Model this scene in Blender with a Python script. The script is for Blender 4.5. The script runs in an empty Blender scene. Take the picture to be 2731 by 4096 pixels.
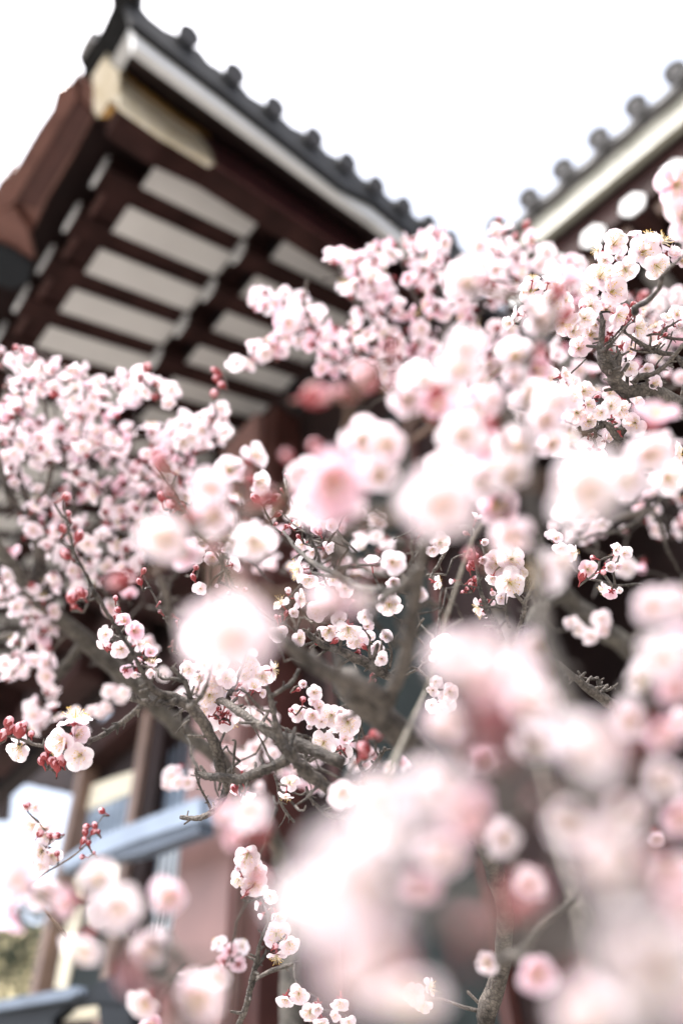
import bpy, math, random
import numpy as np
from mathutils import Vector, Matrix, noise, Quaternion
R = math.radians
rnd = random.Random(7)
SC = bpy.context.scene
COL = SC.collection

# ------------------------------------------------------------------ camera
RIGHT = Vector((0.998098, 0.04488, -0.042263)).normalized()
DOWN = Vector((-0.061647, 0.726633, -0.684254)).normalized()
FWD = RIGHT.cross(-DOWN) * -1.0
FWD = Vector((0.0, 0.685558, 0.728018)).normalized()
CAM = Vector((0.0, 0.0, 1.5))
FPX, CXP, CYP = 3200.0, 1365.5, 2048.0
cd = bpy.data.cameras.new('camera')
cam = bpy.data.objects.new('camera', cd)
COL.objects.link(cam)
up = RIGHT.cross(FWD)
m = Matrix((RIGHT, up, -FWD)).transposed().to_4x4()
m.translation = CAM
cam.matrix_world = m
cd.sensor_fit = 'VERTICAL'
cd.sensor_height = 36.0
cd.lens = FPX / 4096 * 36.0
cd.clip_start = 0.01
cd.clip_end = 2000
cd.dof.use_dof = True
cd.dof.focus_distance = 0.85
cd.dof.aperture_fstop = 1.9
cd.dof.aperture_blades = 0
SC.camera = cam

# ------------------------------------------------------------------ world and sun
SUN_EL, SUN_AZ = 64.0, 228.0       # azimuth clockwise from +Y
w = bpy.data.worlds.new('World')
SC.world = w
w.use_nodes = True
nt = w.node_tree
bg = nt.nodes['Background']
sky = nt.nodes.new('ShaderNodeTexSky')
sky.sky_type = 'NISHITA'
sky.sun_disc = False
sky.sun_elevation = R(SUN_EL)
sky.sun_rotation = R(SUN_AZ)
sky.dust_density = 6.0
sky.air_density = 1.0
hs = nt.nodes.new('ShaderNodeHueSaturation')
hs.inputs['Saturation'].default_value = 0.55
nt.links.new(sky.outputs[0], hs.inputs['Color'])
nt.links.new(hs.outputs[0], bg.inputs['Color'])
bg.inputs['Strength'].default_value = 0.15
sd = bpy.data.lights.new('sun', 'SUN')
sd.energy = 1.3
sd.angle = R(12)
sd.color = (1.0, 0.98, 0.96)
so = bpy.data.objects.new('sun', sd)
COL.objects.link(so)
sdir = Vector((math.sin(R(SUN_AZ)) * math.cos(R(SUN_EL)), math.cos(R(SUN_AZ)) * math.cos(R(SUN_EL)), math.sin(R(SUN_EL))))
so.rotation_euler = sdir.to_track_quat('Z', 'Y').to_euler()
so.location = (0, 0, 20)
SC.view_settings.view_transform = 'Standard'
SC.view_settings.look = 'None'
SC.view_settings.exposure = 2.0
SC.view_settings.gamma = 1
SC.cycles.use_denoising = True
SC.cycles.max_bounces = 8
SC.cycles.diffuse_bounces = 4
SC.cycles.transmission_bounces = 6

# ------------------------------------------------------------------ helpers
def ray(x, y):
    return RIGHT * ((x - CXP) / FPX) + DOWN * ((y - CYP) / FPX) + FWD
def at(x, y, d):                       # pixel of the photograph at optical depth d (metres)
    return CAM + ray(x, y) * d
TILES = {'A': (1931, 800, 1.96), 'B': (1931, 1400, 1.96), 'C': (300, 1900, 1.96), 'D': (1000, 1900, 1.96),
         'E': (1700, 2000, 1.96), 'F': (350, 2450, 1.96), 'G': (1000, 2600, 1.96), 'H': (800, 3296, 1.568),
         'P': (0, 0, 0.57415), 'Q': (0, 0, 1.148), 'R': (1366, 0, 1.148), 'S': (0, 1366, 1.148),
         'T': (1366, 1366, 1.148), 'U': (0, 2731, 1.148), 'V': (1366, 2731, 1.148)}
def px(t, x, y):
    ox, oy, s = TILES[t]
    return ox + x / s, oy + y / s

def mesh_obj(name, verts, faces, mats, parent=None, mi=None, smooth=True, attr=None):
    me = bpy.data.meshes.new(name)
    me.from_pydata([tuple(v) for v in verts], [], faces)
    for mm in mats:
        me.materials.append(mm)
    if mi is not None:
        me.polygons.foreach_set('material_index', mi)
    if smooth:
        me.polygons.foreach_set('use_smooth', [True] * len(me.polygons))
    if attr is not None:
        a = me.color_attributes.new('tone', 'FLOAT_COLOR', 'POINT')
        a.data.foreach_set('color', np.asarray(attr, dtype=np.float32).ravel())
    me.update()
    o = bpy.data.objects.new(name, me)
    COL.objects.link(o)
    if parent is not None:
        o.parent = parent
        o.matrix_parent_inverse = parent_inv(parent)
    return o
def parent_inv(p):
    # parents here only ever carry translations set before children are linked
    return world_of(p).inverted()
def world_of(o):
    mw = Matrix.LocRotScale(o.location, o.rotation_euler, o.scale)
    if o.parent:
        return world_of(o.parent) @ o.matrix_parent_inverse @ mw
    return mw
def empty(name, loc, label, cat, group=None):
    o = bpy.data.objects.new(name, None)
    COL.objects.link(o)
    o.location = loc
    o.empty_display_size = 0.1
    o['label'] = label
    o['category'] = cat
    if group:
        o['group'] = group
    return o

class MB:
    def __init__(s):
        s.v = []; s.f = []
    def quad(s, a, b, c, d):
        n = len(s.v); s.v += [a, b, c, d]; s.f.append((n, n + 1, n + 2, n + 3))
    def box8(s, p):                    # p: 8 points, bottom ring then top ring
        n = len(s.v); s.v += p
        for q in ((3, 2, 1, 0), (4, 5, 6, 7), (0, 1, 5, 4), (1, 2, 6, 5), (2, 3, 7, 6), (3, 0, 4, 7)):
            s.f.append(tuple(n + i for i in q))
    def prism(s, poly, off):           # poly: list of points, off: extrusion vector
        n = len(s.v); k = len(poly)
        s.v += list(poly) + [p + off for p in poly]
        s.f.append(tuple(range(n, n + k)))
        s.f.append(tuple(range(n + 2 * k - 1, n + k - 1, -1)))
        for i in range(k):
            j = (i + 1) % k
            s.f.append((n + j, n + i, n + k + i, n + k + j))
    def tube(s, pts, rad, sides=8, cap=True, ref=None, lump=0.0, fr=20.0):
        n0 = len(s.v); m_ = len(pts)
        prev = None
        for i, p in enumerate(pts):
            t = (pts[min(i + 1, m_ - 1)] - pts[max(i - 1, 0)])
            if t.length < 1e-9: t = Vector((0, 0, 1))
            t.normalize()
            if prev is None:
                a = t.orthogonal().normalized()
            else:
                a = (prev - t * prev.dot(t))
                a = a.normalized() if a.length > 1e-6 else t.orthogonal().normalized()
            prev = a
            b = t.cross(a)
            r = rad[i] if hasattr(rad, '__len__') else rad
            for k in range(sides):
                an = 2 * math.pi * k / sides
                d = a * math.cos(an) + b * math.sin(an)
                rr = r
                if lump:
                    rr = r * (1 + lump * noise.noise((p + d * r) * fr) + lump * .18 * noise.noise((p + d * r) * fr * 6) + lump * 0.7 * noise.noise((p + d * r) * fr * 3.1))
                s.v.append(p + d * rr)
        for i in range(m_ - 1):
            for k in range(sides):
                k2 = (k + 1) % sides
                s.f.append((n0 + i * sides + k, n0 + i * sides + k2, n0 + (i + 1) * sides + k2, n0 + (i + 1) * sides + k))
        if cap:
            s.f.append(tuple(n0 + k for k in reversed(range(sides))))
            s.f.append(tuple(n0 + (m_ - 1) * sides + k for k in range(sides)))
    def build(s, name, mat, parent=None, smooth=False):
        return mesh_obj(name, s.v, s.f, [mat], parent, smooth=smooth)

# ------------------------------------------------------------------ materials
def mat(name, col, rough=0.6, var=0.0, scale=8.0, bump=0.0, spec=0.4, col2=None, stretch=None, metal=0.0):
    mt = bpy.data.materials.new(name)
    mt.use_nodes = True
    n = mt.node_tree; b = n.nodes['Principled BSDF']
    b.inputs['Roughness'].default_value = rough
    b.inputs['Specular IOR Level'].default_value = spec
    b.inputs['Metallic'].default_value = metal
    tc = n.nodes.new('ShaderNodeTexCoord'); mp = n.nodes.new('ShaderNodeMapping')
    n.links.new(tc.outputs['Object'], mp.inputs['Vector'])
    if stretch: mp.inputs['Scale'].default_value = stretch
    nz = n.nodes.new('ShaderNodeTexNoise'); nz.inputs['Scale'].default_value = scale; nz.inputs['Detail'].default_value = 6
    n.links.new(mp.outputs[0], nz.inputs['Vector'])
    rp = n.nodes.new('ShaderNodeValToRGB')
    c2 = col2 or tuple(min(1, c * (1 + var)) for c in col)
    c1 = col if col2 else tuple(c * (1 - var) for c in col)
    rp.color_ramp.elements[0].position = 0.35; rp.color_ramp.elements[1].position = 0.68
    rp.color_ramp.elements[0].color = (*c1, 1); rp.color_ramp.elements[1].color = (*c2, 1)
    n.links.new(nz.outputs[0], rp.inputs[0]); n.links.new(rp.outputs[0], b.inputs['Base Color'])
    if bump:
        bp = n.nodes.new('ShaderNodeBump'); bp.inputs['Strength'].default_value = bump
        bp.inputs['Distance'].default_value = 0.02
        n.links.new(nz.outputs[0], bp.inputs['Height']); n.links.new(bp.outputs[0], b.inputs['Normal'])
    return mt
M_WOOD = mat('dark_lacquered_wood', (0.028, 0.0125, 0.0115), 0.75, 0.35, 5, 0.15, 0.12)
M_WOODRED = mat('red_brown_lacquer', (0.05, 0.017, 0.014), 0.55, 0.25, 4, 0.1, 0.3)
M_PINKWOOD = mat('sky_lit_red_lacquer', (0.11, 0.045, 0.05), 0.45, 0.2, 4, 0.05)  # beam front only; reflected sky mixed into the lacquer colour
M_COLUMN = mat('salmon_red_column_paint', (0.22, 0.125, 0.115), 0.5, 0.12, 3, 0.05)
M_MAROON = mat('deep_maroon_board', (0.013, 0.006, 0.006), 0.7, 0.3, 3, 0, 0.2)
M_PLASTER = mat('white_plaster_board', (0.56, 0.555, 0.55), 0.8, 0.05, 3)
M_WHITE = mat('white_painted_edge', (0.47, 0.48, 0.49), 0.6, 0.05, 6)
M_CREAMW = mat('cream_painted_fascia', (0.27, 0.267, 0.225), 0.6, 0.07, 6, stretch=(1, 1, 1))
M_TILE = mat('smoked_grey_roof_tile', (0.010, 0.0105, 0.0115), 0.7, 0.3, 14, 0.1, 0.15)
M_TILEEND = mat('grey_tile_end', (0.15, 0.15, 0.155), 0.6, 0.2, 20, 0.2, 0.25)
M_TILEEND2 = mat('dim_grey_tile_end', (0.05, 0.05, 0.055), 0.6, 0.2, 20, 0.2, 0.25)
M_BRASS = mat('gilded_metal_fitting', (0.62, 0.56, 0.42), 0.5, 0.2, 18, 0.2, 0.5, col2=(0.74, 0.70, 0.60), metal=0.1)
M_GOLD = mat('dark_gold_edge', (0.30, 0.17, 0.05), 0.45, 0.3, 10, metal=0.3)
M_COPPER = mat('weathered_copper_gutter', (0.085, 0.030, 0.022), 0.45, 0.2, 5, 0.05, 0.5, col2=(0.15, 0.065, 0.05), metal=0.2)
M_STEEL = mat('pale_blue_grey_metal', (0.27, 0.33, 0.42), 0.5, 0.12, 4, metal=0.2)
M_STEELD = mat('dark_blue_grey_metal', (0.10, 0.125, 0.165), 0.5, 0.1, 4, 0, 0.3)  # darker metal for window bars, painted beam shade and handrail sheen
M_FRAME = mat('tan_brown_window_frame', (0.17, 0.11, 0.085), 0.5, 0.2, 6)
M_BLIND = mat('cream_window_blind', (0.66, 0.62, 0.50), 0.8, 0.05, 5)
M_CREAMWALL = mat('ochre_cream_wall', (0.50, 0.44, 0.26), 0.8, 0.1, 2)
M_TEAL = mat('dark_teal_window', (0.012, 0.018, 0.018), 0.6, 0.3, 3, 0, 0.15)
M_RAIL = mat('black_painted_rail', (0.008, 0.010, 0.013), 0.6, 0.2, 5, 0, 0.15)
M_CURTAIN = mat('pale_blue_curtain', (0.50, 0.57, 0.62), 0.7, 0.15, 30, stretch=(9, 9, 0.5), col2=(0.74, 0.78, 0.82))
M_LATTICE = mat('bluish_patterned_glass', (0.14, 0.20, 0.28), 0.3, 0.3, 60, col2=(0.34, 0.42, 0.52))
M_GROUND = mat('pale_gravel_ground', (0.30, 0.28, 0.25), 0.9, 0.2, 9, 0.3)
M_MAPLE = mat('dark_evergreen_leaves', (0.03, 0.045, 0.02), 0.6, 0.4, 9)

def bark(name, c1, c2, sc=120, bump=0.9):
    mt = bpy.data.materials.new(name); mt.use_nodes = True
    n = mt.node_tree; b = n.nodes['Principled BSDF']
    b.inputs['Roughness'].default_value = 0.75; b.inputs['Specular IOR Level'].default_value = 0.35
    tc = n.nodes.new('ShaderNodeTexCoord')
    nz = n.nodes.new('ShaderNodeTexNoise'); nz.inputs['Scale'].default_value = sc; nz.inputs['Detail'].default_value = 8
    nz.inputs['Roughness'].default_value = 0.7
    vo = n.nodes.new('ShaderNodeTexVoronoi'); vo.inputs['Scale'].default_value = sc * 1.8
    n2 = n.nodes.new('ShaderNodeTexNoise'); n2.inputs['Scale'].default_value = sc * 0.22
    for q in (nz, vo, n2): n.links.new(tc.outputs['Object'], q.inputs['Vector'])
    vo.feature = 'DISTANCE_TO_EDGE'; vo.inputs['Randomness'].default_value = 1
    cr = n.nodes.new('ShaderNodeMapRange'); cr.inputs['From Max'].default_value = 0.16; cr.inputs['To Min'].default_value = 0.62
    n.links.new(vo.outputs['Distance'], cr.inputs['Value'])
    rp = n.nodes.new('ShaderNodeValToRGB')
    rp.color_ramp.elements[0].position = 0.40; rp.color_ramp.elements[1].position = 0.62
    rp.color_ramp.elements[0].color = (*c1, 1); rp.color_ramp.elements[1].color = (*c2, 1)
    ad = n.nodes.new('ShaderNodeMath'); ad.operation = 'MULTIPLY_ADD'; ad.inputs[1].default_value = 0.6
    n.links.new(nz.outputs[0], ad.inputs[0])
    m2 = n.nodes.new('ShaderNodeMath'); m2.operation = 'MULTIPLY'; m2.inputs[1].default_value = 0.4
    n.links.new(n2.outputs[0], m2.inputs[0]); n.links.new(m2.outputs[0], ad.inputs[2])
    n.links.new(ad.outputs[0], rp.inputs[0]); mu = n.nodes.new('ShaderNodeMix'); mu.data_type = 'RGBA'; mu.blend_type = 'MULTIPLY'; mu.inputs['Factor'].default_value = 1
    n.links.new(rp.outputs[0], mu.inputs['A']); n.links.new(cr.outputs[0], mu.inputs['B']); n.links.new(mu.outputs['Result'], b.inputs['Base Color'])
    sb = n.nodes.new('ShaderNodeMath'); sb.operation = 'ADD'
    n.links.new(nz.outputs[0], sb.inputs[0]); n.links.new(cr.outputs[0], sb.inputs[1])
    bp = n.nodes.new('ShaderNodeBump'); bp.inputs['Strength'].default_value = bump; bp.inputs['Distance'].default_value = 0.003
    n.links.new(sb.outputs[0], bp.inputs['Height']); n.links.new(bp.outputs[0], b.inputs['Normal'])
    return mt
M_BARK = bark('plum_bark', (0.03, 0.026, 0.023), (0.17, 0.148, 0.130), 110, 0.8)
M_BARKG = bark('grey_lichen_bark', (0.034, 0.030, 0.026), (0.155, 0.142, 0.122), 60)
M_TWIG = bark('young_twig_bark', (0.06, 0.035, 0.025), (0.19, 0.13, 0.09), 150, 0.4)
M_PALE = bark('pale_shoot_bark', (0.20, 0.18, 0.15), (0.30, 0.275, 0.23), 150, 0.3)

def petal_mat(name, throat, mid, tip, trans=0.40):
    mt = bpy.data.materials.new(name); mt.use_nodes = True
    n = mt.node_tree; b = n.nodes['Principled BSDF']; out = n.nodes['Material Output']
    at_ = n.nodes.new('ShaderNodeAttribute'); at_.attribute_name = 'tone'
    sep = n.nodes.new('ShaderNodeSeparateColor'); n.links.new(at_.outputs['Color'], sep.inputs[0])
    rp = n.nodes.new('ShaderNodeValToRGB')
    e = rp.color_ramp.elements
    e[0].position = 0.0; e[0].color = (*throat, 1)
    e[1].position = 1.0; e[1].color = (*tip, 1)
    k = e.new(0.18); k.color = (*mid, 1)
    n.links.new(sep.outputs[0], rp.inputs[0])
    oi = n.nodes.new('ShaderNodeObjectInfo')
    ad = n.nodes.new('ShaderNodeMath'); ad.operation = 'ADD'; n.links.new(oi.outputs['Random'], ad.inputs[0]); n.links.new(sep.outputs[1], ad.inputs[1])
    fr = n.nodes.new('ShaderNodeMath'); fr.operation = 'FRACT'; n.links.new(ad.outputs[0], fr.inputs[0])
    mr = n.nodes.new('ShaderNodeMapRange'); mr.inputs['From Min'].default_value = 0.35; mr.inputs['To Max'].default_value = 0.55
    n.links.new(fr.outputs[0], mr.inputs['Value'])
    mx = n.nodes.new('ShaderNodeMix'); mx.data_type = 'RGBA'
    n.links.new(mr.outputs[0], mx.inputs['Factor']); n.links.new(rp.outputs[0], mx.inputs['A'])
    mul = n.nodes.new('ShaderNodeMix'); mul.data_type = 'RGBA'; mul.blend_type = 'MULTIPLY'; mul.inputs['Factor'].default_value = 1
    mul.inputs['B'].default_value = (1.0, 0.87, 0.90, 1)
    n.links.new(rp.outputs[0], mul.inputs['A']); n.links.new(mul.outputs['Result'], mx.inputs['B'])
    # veins and faint blotches of the petal itself
    tc = n.nodes.new('ShaderNodeTexCoord'); nz = n.nodes.new('ShaderNodeTexNoise'); nz.inputs['Scale'].default_value = 9
    n.links.new(tc.outputs['Object'], nz.inputs['Vector'])
    bpn = n.nodes.new('ShaderNodeBump'); bpn.inputs['Strength'].default_value = 0.15; bpn.inputs['Distance'].default_value = 0.02
    n.links.new(nz.outputs[0], bpn.inputs['Height']); n.links.new(bpn.outputs[0], b.inputs['Normal'])
    n.links.new(mx.outputs['Result'], b.inputs['Base Color'])
    b.inputs['Roughness'].default_value = 0.6; b.inputs['Specular IOR Level'].default_value = 0.2
    tr = n.nodes.new('ShaderNodeBsdfTranslucent'); n.links.new(mx.outputs['Result'], tr.inputs['Color'])
    ms = n.nodes.new('ShaderNodeMixShader'); ms.inputs[0].default_value = trans
    n.links.new(b.outputs[0], ms.inputs[1]); n.links.new(tr.outputs[0], ms.inputs[2])
    n.links.new(ms.outputs[0], out.inputs['Surface'])
    return mt
M_PETAL = petal_mat('pale_pink_petal', (0.86, 0.60, 0.62), (0.89, 0.785, 0.845), (0.915, 0.86, 0.90))
M_PETALP = petal_mat('rosy_petal', (0.76, 0.30, 0.38), (0.85, 0.58, 0.68), (0.90, 0.76, 0.84))
M_STAMEN = mat('white_filament', (0.86, 0.78, 0.62), 0.6)
M_ANTHER = mat('yellow_anther', (0.75, 0.50, 0.10), 0.7, 0.2, 30)
M_PISTIL = mat('green_pistil', (0.42, 0.36, 0.10), 0.6)
M_CALYX = mat('red_calyx', (0.26, 0.035, 0.04), 0.5, 0.35, 14)
M_BUD = petal_mat('pink_bud', (0.60, 0.13, 0.18), (0.76, 0.30, 0.36), (0.88, 0.56, 0.61), 0.3)

# ------------------------------------------------------------------ flower meshes (unit diameter, facing +Z)
def petals_geo(th0, th1, cup, ruf, seed, nt_=7, nw=6):
    wild = 1.0 if seed < 50 else 2.0
    r_ = random.Random(seed); V = []; F = []; T = []
    TS = [0, .13, .27, .41, .55, .69, .81, .90, .96, 1.0] if nt_ > 5 else [0, .3, .55, .78, .92, 1.0]
    nt_ = len(TS) - 1
    for p in range(5):
        ang = 2 * math.pi * p / 5 + r_.uniform(-.10, .10) * wild
        a0 = th0 + r_.uniform(-.14, .14) * wild; a1 = th1 + r_.uniform(-.25, .25) * wild * 1.3
        L = 0.475 * r_.uniform(1 - .08 * wild, 1.05); W = 0.25 * r_.uniform(.95, 1.08)
        roll = r_.choice((-1, 1)) * r_.uniform(.08, .2); tw = 0.14
        n0 = len(V); ph = r_.uniform(0, 9)
        rr, zz = 0.03, 0.0
        rows = []
        for i in range(nt_ + 1):
            t = TS[i]
            a = a0 + (a1 - a0) * t
            if i: dl = (TS[i] - TS[i - 1]) * L; rr += dl * math.cos(a); zz += dl * math.sin(a)
            rows.append((t, rr, zz, a))
        for t, r1, z1, a in rows:
            q = min(1, (t - .54) / .46)
            hw = W * math.sqrt(max(0.003, 1 - abs(q) ** 2.3)) if t > .54 else W * (0.16 + 0.84 * math.sin(min(1, t / .54) * math.pi / 2) ** 1.2)
            for j in range(nw + 1):
                s = 2 * j / nw - 1
                y = s * hw
                back = 0
                if t > .56:
                    # rounded tip: outer rows pull in
                    back = 0.02 * (t - .56) / .44 * (abs(s) - .5)
                zc = cup * (y / .24) ** 2 + ruf * math.sin(s * 5 + ph + t * 3) * t * t + roll * y
                ca, sa = math.cos(a), math.sin(a)
                X = r1 + back * ca - zc * sa
                Z = z1 + back * sa + zc * ca
                V.append(Vector((X * math.cos(ang) - y * math.sin(ang), X * math.sin(ang) + y * math.cos(ang), Z + 0.004 * p)))
                T.append(max(0, min(1, t + ruf * 0.8 * math.sin(s * 9 + ph))))
        for i in range(nt_):
            for j in range(nw):
                a = n0 + i * (nw + 1) + j
                F.append((a, a + 1, a + nw + 2, a + nw + 1))
    return V, F, T
def stamen_geo(n, spread, ln, seed, thick=.0085, an=.021):
    r_ = random.Random(seed); m1 = MB(); m2 = MB()
    for i in range(n):
        az = r_.uniform(0, 2 * math.pi); sp = spread * math.sqrt(r_.uniform(.05, 1)); l = ln * r_.uniform(.7, 1.1)
        if r_.random() < .5: az = i * 2.39996
        d0 = Vector((math.cos(az) * math.sin(sp * .7), math.sin(az) * math.sin(sp * .7), math.cos(sp * .7)))
        d1 = Vector((math.cos(az) * math.sin(sp * 1.15), math.sin(az) * math.sin(sp * 1.15), math.cos(sp * 1.15)))
        b = Vector((math.cos(az), math.sin(az), 0)) * .03
        p1 = b + d0 * l * .5; p2 = p1 + d1 * l * .5
        m1.tube([b, p1, p2], [thick, thick * .9, thick * .7], 3, False)
        m2.tube([p2 - d1 * an * .6, p2 + d1 * an * .1, p2 + d1 * an * .9], [an * .3, an * .8, an * .25], 5, True)
    m3 = MB(); m3.tube([Vector((0, 0, -.01)), Vector((0, 0, .05)), Vector((0, 0, ln * .8))], [.035, .022, .012], 6, True)
    V = m1.v + m2.v + m3.v; F = list(m1.f); MI = [0] * len(m1.f); o = len(m1.v)
    F += [tuple(i + o for i in f) for f in m2.f]; MI += [1] * len(m2.f); o += len(m2.v)
    F += [tuple(i + o for i in f) for f in m3.f]; MI += [2] * len(m3.f)
    return V, F, MI
def calyx_geo(seed=1, s=1.0):
    r_ = random.Random(seed); mb = MB()
    prof = [(-.17, .022), (-.13, .03), (-.10, .055), (-.05, .08), (0.0, .085), (.012, .07)]
    mb.tube([Vector((0, 0, z * s)) for z, _ in prof], [q * s for _, q in prof], 10, True)
    for p in range(5):
        a = 2 * math.pi * (p + .5) / 5; ca, sa = math.cos(a), math.sin(a)
        dr = r_.uniform(-.05, .02)
        n0 = len(mb.v)
        for t, wd, z in ((0, .045, -.02), (.06, .055, -.03 + dr * .2), (.12, .035, -.035 + dr * .5), (.15, .006, -.035 + dr)):
            for sgn in (-1, 0, 1):
                x = .07 + t; y = sgn * wd
                mb.v.append(Vector(((x * ca - y * sa) * s, (x * sa + y * ca) * s, (z - (.012 if sgn else 0)) * s)))
        for i in range(3):
            for j in range(2):
                b = n0 + i * 3 + j; mb.f.append((b, b + 1, b + 4, b + 3))
    return mb.v, mb.f
def bud_geo(seed, lo=False):
    r_ = random.Random(seed); V = []; F = []; T = []
    U, Wn = (8, 6) if lo else (14, 10)
    for i in range(Wn + 1):
        ph = math.pi * i / Wn
        for j in range(U):
            a = 2 * math.pi * j / U
            rr = .5 * math.sin(ph) * (1 + .07 * math.sin(3 * a + ph * 1.5 + seed))
            z = -.5 * math.cos(ph) * 1.12 + (.06 if i == Wn else 0)
            V.append(Vector((rr * math.cos(a), rr * math.sin(a), z + .35)))
            T.append(min(1, max(0, .2 + .8 * (z + .5) * (1 + .4 * math.sin(2 * a + seed)))))
    for i in range(Wn):
        for j in range(U):
            j2 = (j + 1) % U
            F.append((i * U + j, i * U + j2, (i + 1) * U + j2, (i + 1) * U + j))
    mb = MB()
    prof = [(-.42, .10), (-.33, .14), (-.22, .26), (-.1, .40), (.05, .49), (.2, .535), (.3, .535)]
    mb.tube([Vector((0, 0, z)) for z, _ in prof], [q for _, q in prof], U, False)
    top = len(mb.v) - U
    for p in range(5):
        a = 2 * math.pi * p / 5
        n0 = len(mb.v)
        for z, rr, wd in ((.28, .53, .30), (.45, .53, .26), (.62, .475, .15), (.72, .42, .02)):
            for s in (-1, 0, 1):
                aa = a + s * wd / max(rr, .1)
                mb.v.append(Vector((rr * math.cos(aa) * 1.03, rr * math.sin(aa) * 1.03, z)))
        for i in range(3):
            for j in range(2):
                b = n0 + i * 3 + j; mb.f.append((b, b + 1, b + 4, b + 3))
    return V, F, T, mb.v, mb.f

VARS = {   # name: th0, th1, cup, ruffle, stamens(n, spread, len)
    0: (.42, .10, .10, .012, (32, 1.0, .35)), 1: (.30, -.05, .08, .016, (36, 1.1, .38)),
    2: (.60, .30, .12, .014, (24, .8, .34)), 3: (.75, .62, .13, .012, (22, .6, .32)),
    4: (1.05, 1.25, .16, .010, (18, .42, .34)), 5: (.15, -.25, .06, .020, (30, 1.2, .38)),
    6: (.50, .0, .10, .022, (26, 1.0, .34))}
for k_ in list(VARS):
    q_ = VARS[k_]; VARS[k_ + 10] = (q_[0] * .85 + .1, q_[1] + .22, q_[2], q_[3] * 2.0, q_[4])
GEO = {}
for k, (a, b, c_, d_, st) in VARS.items():
    GEO[k] = (petals_geo(a, b, c_, d_, 40 + k), stamen_geo(*st, seed=60 + k), calyx_geo(k))
GEOLO = {k: (petals_geo(a, b, c_, d_, 40 + k, 4, 4), stamen_geo(9, st[1], st[2], 80 + k, .010, .028), calyx_geo(k)) for k, (a, b, c_, d_, st) in VARS.items()}
BUD = {k: bud_geo(k) for k in (1, 2)}
BUDLO = bud_geo(1, True)

def me_from(name, V, F, mats, MI=None, T=None, g=0.0):
    me = bpy.data.meshes.new(name)
    me.from_pydata([tuple(v) for v in V], [], F)
    for q in mats: me.materials.append(q)
    if MI is not None: me.polygons.foreach_set('material_index', MI)
    me.polygons.foreach_set('use_smooth', [True] * len(F))
    if T is not None:
        a = me.color_attributes.new('tone', 'FLOAT_COLOR', 'POINT')
        arr = np.zeros((len(V), 4), np.float32); arr[:, 0] = T; arr[:, 1] = g; arr[:, 3] = 1
        a.data.foreach_set('color', arr.ravel())
    me.update()
    return me
ME = {}
for k, (P, S_, C_) in GEO.items():
    ME[k] = {'n': me_from('petals', P[0], P[1], [M_PETAL], T=P[2]), 'p': me_from('petals', P[0], P[1], [M_PETALP], T=P[2]),
             's': me_from('stamens', S_[0], S_[1], [M_STAMEN, M_ANTHER, M_PISTIL], MI=S_[2]), 'c': me_from('calyx', C_[0], C_[1], [M_CALYX])}
MEB = {}
for k, (V, F, T, cv, cf) in BUD.items():
    MEB[k] = {'b': me_from('bud', V, F, [M_BUD], T=T), 'c': me_from('calyx', cv, cf, [M_CALYX])}
ALLM = [M_PETAL, M_PETALP, M_STAMEN, M_ANTHER, M_PISTIL, M_CALYX, M_BUD]
def combined(kind, pink, lo=True, g=0.0):
    V = []; F = []; MI = []; T = []
    if kind == 'bud':
        v, f, t, cv, cf = BUDLO if lo else BUD[1]
        V += v; F += f; MI += [6] * len(f); T += t
        o = len(V); V += cv; F += [tuple(i + o for i in q) for q in cf]; MI += [5] * len(cf); T += [0.0] * len(cv)
    else:
        P, S_, C_ = (GEOLO if lo else GEO)[kind]
        V += P[0]; F += P[1]; MI += [1 if pink else 0] * len(P[1]); T += P[2]
        o = len(V); V += S_[0]; F += [tuple(i + o for i in q) for q in S_[1]]; MI += [2 + q for q in S_[2]]; T += [0.0] * len(S_[0])
        o = len(V); V += C_[0]; F += [tuple(i + o for i in q) for q in C_[1]]; MI += [5] * len(C_[1]); T += [0.0] * len(C_[0])
    return V, F, MI, T
COMB = {}
def comb_geo(kind, pink):
    key = (kind, pink)
    if key not in COMB:
        V, F, MI, T = combined(kind, pink)
        COMB[key] = (np.array([tuple(v) for v in V], np.float32), F, MI, T, me_from('blossom', V, F, ALLM, MI=MI, T=T))
    return COMB[key]

# ------------------------------------------------------------------ tree builder
def catmull(P, n):
    out = []
    Q = [P[0] * 2 - P[1]] + P + [P[-1] * 2 - P[-2]] if len(P) > 1 else P
    for i in range(1, len(Q) - 2):
        for k in range(n):
            t = k / n
            a, b, c, d = Q[i - 1], Q[i], Q[i + 1], Q[i + 2]
            out.append(0.5 * ((2 * b) + (c - a) * t + (2 * a - 5 * b + 4 * c - d) * t * t + (3 * b - a - 3 * c + d) * t ** 3))
    out.append(Q[-2])
    return out

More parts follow.
